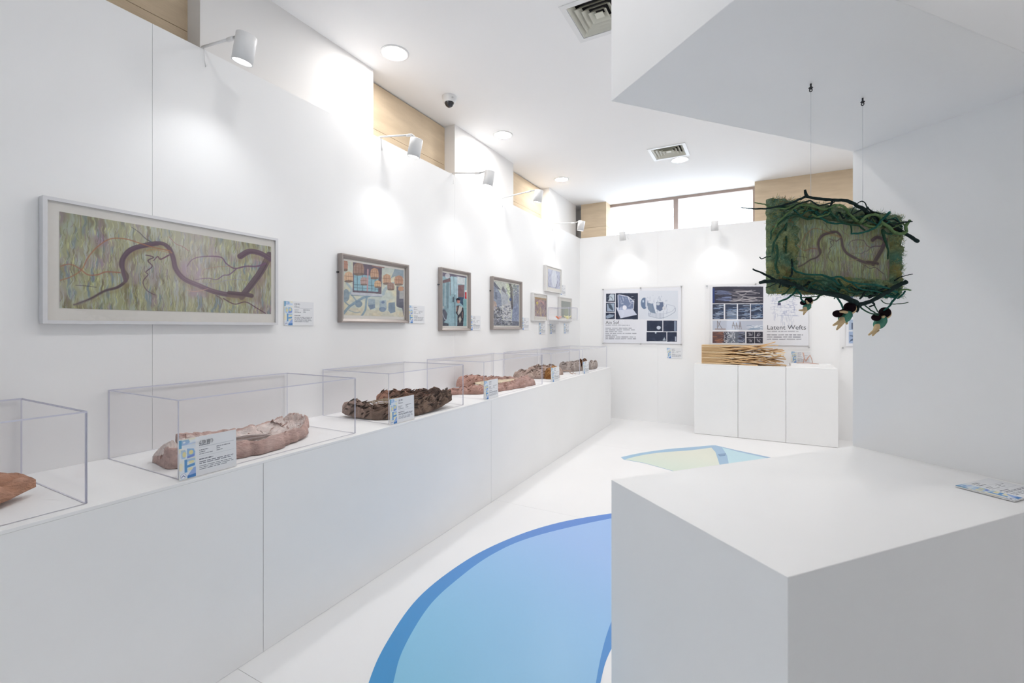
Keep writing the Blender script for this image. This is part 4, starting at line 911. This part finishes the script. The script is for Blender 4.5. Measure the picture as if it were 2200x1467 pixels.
t = poster('acrylic-mounted poster titled Latent Wefts on the back wall', -.655, .602, 1.138, 2.003, p_lat, CP2, (290, 200), 6, (.07, .03, .03, .03))
a = at(1510 + 890 * CP2[2], 600 + 697 * CP2[2], 1, YW - .013); txt('Latent Wefts', .083, a, (1, 0, 0), (0, 0, 1), M['ink'], t)
poster('acrylic-mounted poster mostly hidden behind the niche stand', .905, 2.15, 1.14, 2.0, p_third, CP2, (200, 140), 7, (.06, .03, .03, .03))

# ------------------------------------------------------------------ three plinths on the back wall
YB, HB = 6.475, .92
for a, b, l in ((-.742, -.2235, 'white box plinth under the wooden strips, left of the three'), (-.2205, .3, 'white box plinth in the middle of the three on the back wall'), (.303, .824, 'white box plinth under the twig model, right of the three')):
    t = thing('box_plinth', l, 'plinth', ((a + b) / 2, (YB + YW) / 2, 0), 'white box plinths against the back wall')
    MB().box((a, YB, .003), (b, YW - .002, HB - .012)).build('body', M['plinth'], t, bevel=.0015); MB().box((a, YB, HB - .0118), (b, YW - .002, HB)).build('top', M['plinth'], t, bevel=.0015)
# bundle of pine strips
t = thing('wooden_strip_bundle', 'stack of thin pine strips fanned out loosely at one end', 'wood sculpture', (-.2, 6.65, HB))
random.seed(11); NR = 17; hh = .25
for r_ in range(NR):
    for c_ in range(3):
        x0 = -.663; y = 6.60 + c_ * .072; z = HB + .0105 + r_ * (hh - .015) / (NR - 1); L = random.choice([.66, .74, .84, .90, .97]) + random.uniform(-.03, .03); k = random.uniform(-1, 1); L = .86 if (r_ == NR - 1 and c_ == 1) else L
        fan = (r_ / (NR - 1) - .5); up_ = r_ == NR - 1 and c_ == 1; dz = k * .095 - fan * .06; dyy = random.uniform(-.05, .05); bow = random.uniform(-.03, .03)
        pts = []
        for q in range(12):
            s_ = q / 11; e_ = max(0, (s_ - .34) / .66); zz = z + (.055 * e_ ** 5 if up_ else dz * e_ ** 1.5 * 1.3 + bow * math.sin(e_ * math.pi)); pts.append((x0 + L * s_, y + dyy * e_ ** 1.4, min(HB + hh + (.09 if up_ else .006), max(HB + .006, zz))))
        mb = MB(); vs = []; hy, hz = .029, .0052
        for p in pts: vs += [(p[0], p[1] - hy, p[2] - hz), (p[0], p[1] + hy, p[2] - hz), (p[0], p[1] + hy, p[2] + hz), (p[0], p[1] - hy, p[2] + hz)]
        fs = [(0, 1, 2, 3), (47, 46, 45, 44)]
        for q in range(11):
            for k_ in range(4): k3 = (k_ + 1) % 4; fs.append((q * 4 + k_, q * 4 + k3, q * 4 + 4 + k3, q * 4 + 4 + k_))
        mb.add(vs, fs).build('strip', M['wood'] if (r_ * 3 + c_) % 5 else M['wood2'], t)
# twig model on a thin white base
bs = thing('white_board', 'thin white board under the twig model on the right box plinth', 'board', (.56, 6.78, HB)); MB().box((.36, 6.66, HB + .0005), (.80, 6.9, HB + .03)).build('slab', M['plinth'], bs, bevel=.001)
tw = mat('reddish_twig', (.66, .42, .34), .7, var=.2, vscale=30)
t = thing('twig_model', 'small reddish twig tripod model on the thin white base', 'twig model', (.56, 6.76, HB + .03)); zb = HB + .033
def tp(cx_, cy_): return at(1500 + cx_ * 280 / 2200, 720 + cy_ * 280 / 2200, 1, 6.76)
zz0 = tp(1780, 475).z
for l in ([(1660, 470), (1850, 470), (2035, 487)], [(1775, 470), (1790, 380), (1780, 300)], [(1765, 290), (1790, 380), (1815, 445)], [(1815, 445), (1860, 380), (1890, 335)], [(1885, 335), (1915, 400), (1930, 470)], [(1815, 430), (1850, 380), (1875, 350)]):
    MB().tube([tp(*p) + Vector((0, 0, zb + .003 - zz0)) for p in l], .0045, 6).build('twig', tw, t)

# ------------------------------------------------------------------ floor graphics
def grad(name, c1_, c2_, ax_dir, lo, hi, rough=.3, noise_amt=.04):
    m = bpy.data.materials.new(name); m.use_nodes = True; nt = m.node_tree; b = nt.nodes['Principled BSDF']; b.inputs['Roughness'].default_value = rough; b.inputs['Specular IOR Level'].default_value = .35
    tc = nt.nodes.new('ShaderNodeTexCoord'); vm = nt.nodes.new('ShaderNodeVectorMath'); vm.operation = 'DOT_PRODUCT'; vm.inputs[1].default_value = ax_dir
    nt.links.new(tc.outputs['Object'], vm.inputs[0]); n = nt.nodes.new('ShaderNodeTexNoise'); n.inputs['Scale'].default_value = 1.4; nt.links.new(tc.outputs['Object'], n.inputs['Vector'])
    ad = nt.nodes.new('ShaderNodeMath'); ad.operation = 'MULTIPLY_ADD'; ad.inputs[1].default_value = noise_amt * 8; nt.links.new(n.outputs[0], ad.inputs[0]); nt.links.new(vm.outputs['Value'], ad.inputs[2])
    mr = nt.nodes.new('ShaderNodeMapRange'); mr.inputs[1].default_value = lo; mr.inputs[2].default_value = hi; nt.links.new(ad.outputs[0], mr.inputs[0])
    r = nt.nodes.new('ShaderNodeValToRGB'); r.color_ramp.elements[0].color = (*s2l(np.array(c1_)), 1); r.color_ramp.elements[1].color = (*s2l(np.array(c2_)), 1); nt.links.new(mr.outputs[0], r.inputs[0]); nt.links.new(r.outputs[0], b.inputs['Base Color']); return m


def flat(name, pts, z, m, parent, smooth=True):
    P = [at(u, v, 2, 0) for u, v in pts]; 
    return MB().prism([(p.x, p.y) for p in P], z, z + .0006).build(name, m, parent)


def sm(pts, n=8): return [tuple(p) for p in cat(pts, n)]
dec = thing('floor_graphic', 'large blue teardrop floor graphic beside the niche stand', 'floor graphic', at(1100, 1350, 2, 0))
out = sm([(770, 1560), (792, 1467), (828, 1385), (898, 1285), (1000, 1205), (1100, 1155), (1200, 1123), (1313, 1103), (1420, 1090), (1540, 1100)])
rightb = sm([(1540, 1100), (1480, 1180), (1380, 1290), (1313, 1395), (1290, 1467), (1275, 1560)])
inn = sm([(824, 1560), (845, 1467), (866, 1396), (920, 1305), (985, 1243), (1060, 1190), (1150, 1152), (1313, 1114), (1440, 1098)])
inr = sm([(1440, 1105), (1410, 1160), (1345, 1270), (1308, 1350), (1285, 1440), (1268, 1560)])
bnd = grad('blue_band_print', (.24, .60, .80), (.38, .55, .83), (0.3, 1, 0), -1.0, 1.2)
inside = grad('light_blue_print', (.51, .78, .88), (.62, .75, .93), (0.4, 1, 0), -.9, 1.1)
flat('edge_band', out + rightb, .0005, bnd, dec)
flat('inner_field', inn + inr, .0012, inside, dec)
inn2 = sm([(1313, 1395), (1300, 1425), (1290, 1467), (1280, 1560), (1330, 1560), (1340, 1420)])
d2_ = thing('floor_graphic', 'pale green and blue floor graphic in front of the far plinths', 'floor graphic', at(1500, 1000, 2, 0))
CF = lambda p: (1200 + p[0] * 480 / 2200, 860 + p[1] * 480 / 2200)
o2 = [CF(p) for p in sm([(615, 560), (800, 520), (1080, 480), (1300, 462), (1510, 443)], 6)] + [CF(p) for p in [(1545, 443), (1750, 490), (2060, 556), (2250, 600), (2000, 800), (1400, 790), (1120, 695), (850, 620), (640, 582)]]
flat('edge_band', o2, .0005, grad('steel_blue_print', (.60, .75, .84), (.58, .70, .82), (1, 0, 0), -1, 1), d2_)
i2 = [CF(p) for p in sm([(655, 582), (800, 545), (1000, 515), (1300, 492), (1505, 466)], 6)] + [CF(p) for p in [(1545, 510), (1565, 570), (1585, 632), (1600, 760), (1400, 780), (1120, 693), (850, 618)]]
flat('green_field', i2, .0012, grad('pale_green_print', (.80, .87, .82), (.87, .88, .82), (.2, 1, 0), -.5, .5), d2_)
i3 = [CF(p) for p in [(1610, 465), (1760, 505), (2040, 566), (2150, 600), (2000, 780), (1700, 760), (1675, 620), (1660, 545)]]
flat('blue_field', i3, .0012, grad('pale_blue_print', (.70, .84, .88), (.74, .86, .90), (1, 0, 0), -1, 1), d2_)
i4 = [CF(p) for p in [(1570, 530), (1650, 522), (1640, 545), (1590, 550)]]
flat('dark_patch', i4, .0019, grad('slate_print', (.45, .58, .72), (.45, .58, .72), (1, 0, 0), -1, 1), d2_)

# ------------------------------------------------------------------ hanging felt artwork in the niche
A0 = c2w(1.0232, 1.562) + D2 * .14; NRM = -D1
def art(cx_, cy_, off=0.0):
    d = ray(1560 + cx_ * 460 / 1776, 380 + cy_ * 460 / 1776); o = Vector((0, 0, EYE)); P0 = A0 + NRM * off; t_ = (P0 - o).dot(NRM) / d.dot(NRM); return o + d * t_
PXM = 460 / 1776 * 1.62 / 980
hg = thing('hanging_artwork', 'green felt panel framed by twigs hanging inside the niche stand', 'artwork', Vector((A0.x, A0.y, 1.67)))
sL, sR = -.335, .325; zt_, zb_ = 1.822, 1.515
def AP(s_, z, off): return A0 + D2 * s_ + NRM * off + Vector((0, 0, z))
A0.z = 0
# felt panel with a thick mossy border
nx, nz = 150, 74; vs = []; cl = []
gcol = [(.46, .54, .42), (.62, .69, .53), (.16, .30, .27), (.40, .42, .22), (.24, .38, .36), (.35, .30, .20)]
for j in range(nz):
    for i in range(nx):
        u_ = i / (nx - 1); v_ = j / (nz - 1); ed = min(u_ * .66, (1 - u_) * .66, v_ * .31, (1 - v_) * .31)
        n_ = mnoise.fractal(Vector((u_ * 26, v_ * 13, 2)), .9, 2, 4); inb = (u_ < .15 or u_ > .885 or v_ < .2 or v_ > .86)
        off = .012 + (.016 * min(1, ed / .02) + .014 * n_ if inb else -.002) * (1 if ed > 0 else 0); wob = .006 * mnoise.noise(Vector((u_ * 30, v_ * 18, 9)))
        vs.append(AP(sL + (sR - sL) * u_ + wob * (1 if u_ in (0, 1) else 0), zb_ + (zt_ - zb_) * v_ + wob, off)); q = mnoise.noise(Vector((u_ * 9, v_ * 5, 5))) + .6 * mnoise.noise(Vector((u_ * 40, v_ * 22, 7)))
        base = gcol[1] if q > .15 else gcol[0]; c_ = lerp(gcol[int((q + 1.6) * 97) % 2], base, .5)
        hue = mnoise.noise(Vector((u_ * 7 + 3, v_ * 6, 11))); c_ = lerp(c_, (.36, .56, .50) if hue > 0 else (.66, .62, .38), min(.75, abs(hue) * 1.5))
        cl.append(lerp(c_, (.60, .66, .55), .6) if v_ > .84 else c_)
fs = [(j * nx + i, j * nx + i + 1, (j + 1) * nx + i + 1, (j + 1) * nx + i) for j in range(nz - 1) for i in range(nx - 1)]
nb = len(vs); bk = [v_ - NRM * (.0 + max(0, (Vector(v_) - A0).dot(NRM)) + .012) for v_ in (vs[0], vs[nx - 1], vs[nx * nz - 1], vs[nx * (nz - 1)])]
edge = [i for i in range(nx)] + [j * nx + nx - 1 for j in range(1, nz)] + [(nz - 1) * nx + i for i in range(nx - 2, -1, -1)] + [j * nx for j in range(nz - 2, 0, -1)]
back = [Vector(vs[i]) - NRM * (max(0, (Vector(vs[i]) - A0).dot(NRM)) + .012) for i in edge]; vs2 = vs + back
for k in range(len(edge)): k2 = (k + 1) % len(edge); fs.append((edge[k], edge[k2], nb + k2, nb + k))
fs.append(tuple(nb + k for k in range(len(edge))))
felt = mat('mossy_felt', (1, 1, 1), 1, attr='Col', var=.18, vscale=120, bump=.8, bscale=260, spec=.0)
o = MB().add(vs2, fs, 0, True).build('felt_panel', felt, hg); cl += [cl[i] for i in edge]
c = np.ones((len(vs2), 4)); c[:, :3] = s2l(np.array(cl)); ca = o.data.color_attributes.new('Col', 'FLOAT_COLOR', 'POINT'); ca.data.foreach_set('color', c.reshape(-1))
# wool fuzz: uncountable fibres
random.seed(3); mb = MB(); fm = []
fz = [mat('wool_%d' % i, tuple(s2l(np.array(c_))), 1, spec=0, var=.1, vscale=50) for i, c_ in enumerate([(.46, .58, .46), (.60, .67, .50), (.33, .52, .46), (.68, .68, .44), (.50, .64, .58), (.60, .52, .38)])]
for k in range(5200):
    if k % 3 == 0:
        u_, v_ = random.choice([(0, random.random()), (1, random.random()), (random.random(), 0), (random.random(), 1)])
    else:
        u_, v_ = random.random(), random.random()
        if .14 < u_ < .89 and .19 < v_ < .87: continue
    p = AP(sL + (sR - sL) * u_, zb_ + (zt_ - zb_) * v_, .026 if 0 < u_ < 1 and 0 < v_ < 1 else random.uniform(-.008, .022)); a = random.uniform(0, 6.28); L = random.uniform(.006, .020)
    e1 = D2 * math.cos(a) + Vector((0, 0, 1)) * math.sin(a) + NRM * random.uniform(-.2, .7); e1.normalize(); sd_ = e1.cross(NRM).normalized() * .0007
    mid = p + e1 * L * .5 + NRM * .002; tip = p + e1 * L + Vector((0, 0, random.uniform(-.004, .004)))
    mb.add([p - sd_, p + sd_, mid + sd_, mid - sd_, tip], [(0, 1, 2, 3), (3, 2, 4)], int(6 * max(0, min(.999, .5 + .9 * mnoise.noise(Vector((u_ * 7, v_ * 5, 4))) + random.uniform(-.2, .2)))))
o = mb.build('wool_fuzz', fz, hg); o['kind'] = 'stuff'
# printed centre
cz = Canvas(330, 230, AP(sL + .093, zt_ - .055, .020), D2 * .49, Vector((0, 0, -.215)), crop=(1560, 380, 460 / 1776), seed=8)
# tree coordinates of crop 1 mapped onto this panel in the photograph (picture rect 525..1300 x 360..870)
def conv(pts): return [(530 + (x - 230) / 1510 * 800, 372 + (y - 362 - (x - 230) / 1510 * 105) / 590 * 405 + (x - 230) / 1510 * 85) for x, y in pts]
tree_print(cz, conv, 1.12, .0); cz.a = np.clip(cz.a * np.array([1.0, 1.03, .92])[None, None], 0, 1); cz.build('printed_fabric', hg)
# twigs
def vm_(c_): return mat('twig_wool', tuple(s2l(np.array(c_))), .95, var=.3, vscale=60, bump=.6, bscale=150, spec=.02)
TD, TG, TL_, TT = vm_((.19, .25, .25)), vm_((.24, .38, .31)), vm_((.46, .58, .40)), vm_((.21, .43, .39))
BR = [
 ([(125, 253), (230, 265), (330, 262), (430, 245), (540, 215), (640, 172), (670, 165), (760, 180), (880, 190), (1000, 200), (1080, 235), (1150, 280), (1190, 315)], 4, 17, TD, .045),
 ([(670, 168), (662, 140), (654, 108)], 13, 8, TD, .045), ([(1160, 280), (1300, 375), (1420, 430), (1500, 480), (1590, 535)], 12, 17, TD, .04),
 ([(235, 215), (320, 228), (380, 250), (480, 262), (560, 240), (640, 232), (760, 250)], 4, 9, TL_, .04),
 ([(280, 875), (400, 862), (520, 880), (650, 930), (800, 960), (950, 985), (1050, 1030), (1110, 1065)], 13, 24, TD, .045),
 ([(1490, 872), (1400, 915), (1300, 975), (1180, 1040), (1090, 1060)], 20, 16, TD, .05), ([(225, 765), (300, 800), (400, 850), (520, 910)], 5, 13, TD, .04),
 ([(600, 930), (540, 985), (500, 1012), (430, 1035)], 8, 6, TT, .04), ([(460, 980), (500, 955), (560, 900)], 6, 7, TG, .045), ([(580, 930), (618, 975), (622, 1010), (655, 1040)], 8, 6, TT, .04),
 ([(560, 985), (640, 1000), (750, 990), (830, 965)], 4, 5, TG, .04), ([(860, 960), (780, 985), (745, 1020), (715, 1025)], 8, 6, TG, .04), ([(900, 980), (945, 1035), (970, 1092)], 8, 6, TT, .04), ([(910, 975), (895, 1012)], 6, 5, TG, .04),
 ([(1050, 1030), (1042, 1075)], 6, 6, TG, .04), ([(1100, 1060), (1090, 1090), (1080, 1120)], 15, 10, TD, .045), ([(1100, 1060), (1150, 1110), (1230, 1140), (1262, 1148)], 7, 5, TG, .045), ([(1150, 1062), (1200, 1105), (1265, 1138)], 6, 5, TG, .04),
 ([(1230, 1045), (1240, 1085), (1258, 1120)], 5, 4, TG, .04), ([(1160, 1050), (1210, 1040), (1230, 1060), (1190, 1075)], 9, 6, TD, .05), ([(1430, 970), (1380, 1030), (1360, 1070), (1305, 1105)], 10, 6, TT, .045), ([(1280, 1020), (1330, 1050), (1440, 1052), (1510, 1040)], 4, 4, TG, .04),
 ([(1400, 860), (1430, 838), (1480, 820), (1545, 808)], 6, 3, TD, .035), ([(1420, 960), (1465, 935), (1538, 939)], 10, 6, TL_, .04), ([(275, 665), (292, 680), (330, 665), (375, 658)], 4, 4, TD, .03), ([(335, 918), (375, 902), (420, 880)], 3, 4, TD, .03),
 ([(380, 470), (430, 380), (500, 310), (580, 250), (650, 232), (740, 250), (820, 270), (900, 235), (970, 245), (1020, 300), (1060, 350), (1110, 380)], 6, 13, TL_, .04),
 ([(365, 520), (380, 450), (440, 390), (520, 330), (600, 320), (680, 350), (760, 330)], 6, 9, TG, .038), ([(1110, 380), (1150, 335), (1220, 312), (1275, 330), (1290, 375), (1270, 410), (1200, 415), (1150, 395)], 13, 12, TL_, .05),
 ([(850, 265), (900, 330), (980, 385), (1080, 400), (1150, 440)], 8, 7, TG, .045), ([(740, 290), (800, 350), (870, 385), (960, 385), (1040, 395)], 7, 8, TT, .04), ([(1040, 470), (1110, 466), (1180, 445), (1240, 420), (1290, 360), (1360, 292)], 7, 10, TT, .055),
 ([(1040, 400), (1042, 470)], 6, 6, TG, .05), ([(1035, 300), (1070, 250), (1110, 205), (1150, 212), (1165, 250)], 4, 4, TD, .05), ([(1165, 250), (1220, 290), (1300, 305)], 7, 4, TD, .05), ([(1045, 310), (1120, 275), (1160, 265)], 6, 6, TD, .045),
 ([(1280, 370), (1340, 410), (1390, 455), (1450, 470), (1490, 455), (1490, 410), (1525, 362)], 14, 13, TL_, .055), ([(1370, 405), (1450, 382), (1545, 368)], 7, 5, TD, .06), ([(1470, 455), (1468, 480)], 14, 10, TL_, .05),
 ([(1300, 440), (1310, 500), (1335, 560), (1342, 620), (1340, 680)], 12, 5, TG, .04), ([(1290, 440), (1330, 470), (1370, 475)], 10, 8, TG, .045), ([(1190, 300), (1240, 340), (1270, 380)], 22, 16, vm_((.20, .16, .14)), .03), ([(1300, 370), (1360, 420), (1430, 440)], 26, 14, vm_((.22, .17, .15)), .035),
 ([(545, 680), (548, 740), (545, 800), (520, 850)], 5, 9, TD, .04), ([(550, 750), (600, 790), (700, 810), (800, 815), (880, 850), (940, 900)], 6, 9, TT, .045), ([(870, 840), (940, 828), (1000, 860), (1100, 885), (1250, 900), (1350, 930), (1420, 960)], 8, 9, TT, .05),
 ([(690, 890), (760, 860), (850, 870), (930, 910), (1020, 940)], 7, 8, TG, .05), ([(480, 830), (600, 850), (700, 840), (790, 880), (850, 920)], 8, 7, TG, .048), ([(930, 850), (980, 920), (1050, 960), (1150, 960), (1280, 990)], 7, 9, TG, .045),
 ([(1050, 880), (1120, 930), (1250, 950), (1390, 1000)], 6, 8, TT, .05), ([(420, 560), (430, 640), (410, 720), (430, 800)], 8, 10, TG, .03), ([(390, 620), (400, 540), (440, 470), (500, 400)], 7, 8, TG, .035), ([(500, 380), (490, 460), (500, 560), (490, 640)], 8, 7, TG, .03),
 ([(660, 205), (700, 198), (760, 235), (820, 228), (900, 210)], 6, 5, TD, .045), ([(880, 195), (870, 230), (840, 260)], 9, 6, TD, .04), ([(540, 260), (600, 225), (680, 200)], 5, 5, TD, .05), ([(1190, 1000), (1270, 950), (1330, 905)], 12, 10, TD, .045), ([(1110, 1010), (1150, 960), (1200, 930)], 8, 7, TD, .05)]
def branch(pts, r0, r1, m, off, sd=0):
    rr = random.Random(sd); P = [Vector(p) for p in cat([np.array(art(x, y, off)) for x, y in pts], 5)]; n_ = len(P)
    P = [p + NRM * .004 * mnoise.noise(p * 40) + Vector((0, 0, .0018 * mnoise.noise(p * 90))) for p in P]
    R = [(r0 + (r1 - r0) * i / (n_ - 1)) * PXM * .95 * (1 + .22 * mnoise.noise(P[i] * 120)) for i in range(n_)]
    MB().tube(P, R, 8).build('twig', m, hg)
for k, (pts, a, b, m, off) in enumerate(BR): branch(pts, a, b, m, off, k)
random.seed(21)
for k in range(46):
    top_ = k % 2; x = random.uniform(400, 1330); yb = (230 + (x - 400) * .13) if top_ else (865 + (x - 400) * .08); a = random.uniform(-.5, .7); pts = []
    for q in range(5): pts.append((x, yb + random.uniform(-10, 75))); x += random.uniform(25, 60)
    branch(pts, random.uniform(3, 6), random.uniform(4, 8), random.choice([TG, TT, TD, TL_] if top_ else [TG, TT, TD]), random.uniform(.03, .05), k)
# suspension: two dark screws and two nylon lines
for k, s_ in enumerate((-.14, .13)):
    p0 = A0 + D2 * s_; 
    t = thing('ceiling_screw', ('left' if k == 0 else 'right') + ' dark metal screw hook in the soffit above the hanging artwork', 'screw', Vector((p0.x, p0.y, ZS)), 'screw hooks in the niche soffit')
    MB().lathe([(0, -.018), (.004, -.018), (.0075, -.014), (.003, -.010), (.003, 0)], (p0.x, p0.y, ZS), (0, 0, 1), 12).build('shaft', M['black'], t)
    MB().tube([(p0.x + .004 * math.cos(a), p0.y, ZS - .022 + .005 * math.sin(a)) for a in np.linspace(0, 6.28, 10)], .0016, 6).build('hook', M['black'], t)
    MB().tube([Vector((p0.x, p0.y, ZS - .02)), Vector((p0.x, p0.y, 1.80))], .0008, 6).build('nylon_line', M['string'], hg)

# felt dolls hanging below the artwork
skin_m = mat('felt_skin', tuple(s2l(np.array((.86, .76, .60)))), .95, var=.12, vscale=60, bump=.4, bscale=200, spec=.02); dress_m = mat('felt_green', tuple(s2l(np.array((.40, .62, .54)))), .95, var=.3, vscale=50, bump=.4, bscale=200, spec=.02, col2=tuple(s2l(np.array((.22, .44, .38)))))
hair_m = mat('felt_hair', tuple(s2l(np.array((.14, .10, .12)))), .95, var=.2, vscale=60, bump=.4, bscale=200, spec=.02)
def doll(label, head, neck, hip, knees, feet, elbows, hands, bun, s_, off):
    A = lambda p, d=0: art(p[0], p[1], off + d)
    t = thing('felt_doll', label, 'doll', A(hip), 'felt dolls hanging from the twigs')
    V = [A(hip), (A(hip) + A(neck)) / 2, A(neck), A(head), A(knees[0], .006), A(feet[0], .008), A(knees[1], -.006), A(feet[1], -.008), A(elbows[0], .014), A(hands[0], .012), A(elbows[1], -.014), A(hands[1], -.012)]
    E_ = [(0, 1), (1, 2), (2, 3), (0, 4), (4, 5), (0, 6), (6, 7), (2, 8), (8, 9), (2, 10), (10, 11)]
    Rr = [.0085, .0095, .006, .0060, .0052, .0022, .0052, .0022, .0038, .0028, .0038, .0028]
    me = bpy.data.meshes.new('body'); org = wloc(t); me.from_pydata([tuple(v - org) for v in V], E_, [])
    o = bpy.data.objects.new('body', me); COL.objects.link(o); o.parent = t; md = o.modifiers.new('skin', 'SKIN')
    sv = me.skin_vertices[0].data
    for i, r_ in enumerate(Rr): sv[i].radius = (r_ * s_, r_ * s_); sv[i].use_root = (i == 0)
    ss = o.modifiers.new('sub', 'SUBSURF'); ss.levels = 2; ss.render_levels = 2; me.materials.append(skin_m)
    h = A(head); MB().ball(h, (.0135 * s_, .0135 * s_, .0155 * s_)).build('face', skin_m, t)
    up = (A(neck) - A(hip)).normalized(); q = up.to_track_quat('Z', 'Y').to_matrix()
    MB().ball((A(hip) * .52 + A(neck) * .48), (.0155 * s_, .0135 * s_, (A(neck) - A(hip)).length * .72), 16, 12, rot=q).build('dress', dress_m, t)
    fd = D2; MB().ball(h - fd * .005 * s_ + Vector((0, 0, .003)) , (.0150 * s_, .0150 * s_, .0155 * s_), 16, 12).build('hair', hair_m, t)
    b = A(bun); MB().ball(b, (.016 * s_, .010 * s_, .010 * s_), 14, 10, rot=(D2.to_track_quat('X', 'Z').to_matrix())).build('hair_bun', hair_m, t)
    MB().tube([h - fd * .008 * s_, (h + b) / 2 - NRM * .004, b], [.009 * s_, .0065 * s_, .007 * s_], 8).build('hair_tie', hair_m, t)
    for k in (-1, 1): MB().ball(h + fd * .0125 * s_ + NRM * k * .0045 * s_ + Vector((0, 0, .001)), .0013 * s_, 6, 5).build('eye', hair_m, t)
    MB().ball(h + fd * .0138 * s_ - Vector((0, 0, .003 * s_)), .002 * s_, 6, 5).build('nose', skin_m, t)
doll('smallest felt doll in green hanging below the artwork, leftmost', (692, 1032), (683, 1052), (660, 1098), [(635, 1106), (650, 1125)], [(602, 1105), (640, 1145)], [(672, 1040), (698, 1082)], [(664, 1022), (708, 1088)], (640, 1044), .78, .03)
doll('felt doll in green hanging below the artwork, middle of three', (1035, 1092), (1012, 1128), (965, 1190), [(930, 1210), (942, 1235)], [(885, 1232), (915, 1270)], [(975, 1118), (1000, 1185)], [(942, 1118), (1000, 1225)], (925, 1135), 1.25, .035)
doll('felt doll in green hanging below the artwork, rightmost with orange legs', (1325, 1132), (1300, 1170), (1258, 1240), [(1232, 1275), (1240, 1280)], [(1180, 1312), (1212, 1320)], [(1300, 1160), (1290, 1190)], [(1300, 1152), (1285, 1180)], (1245, 1166), 1.25, .035)
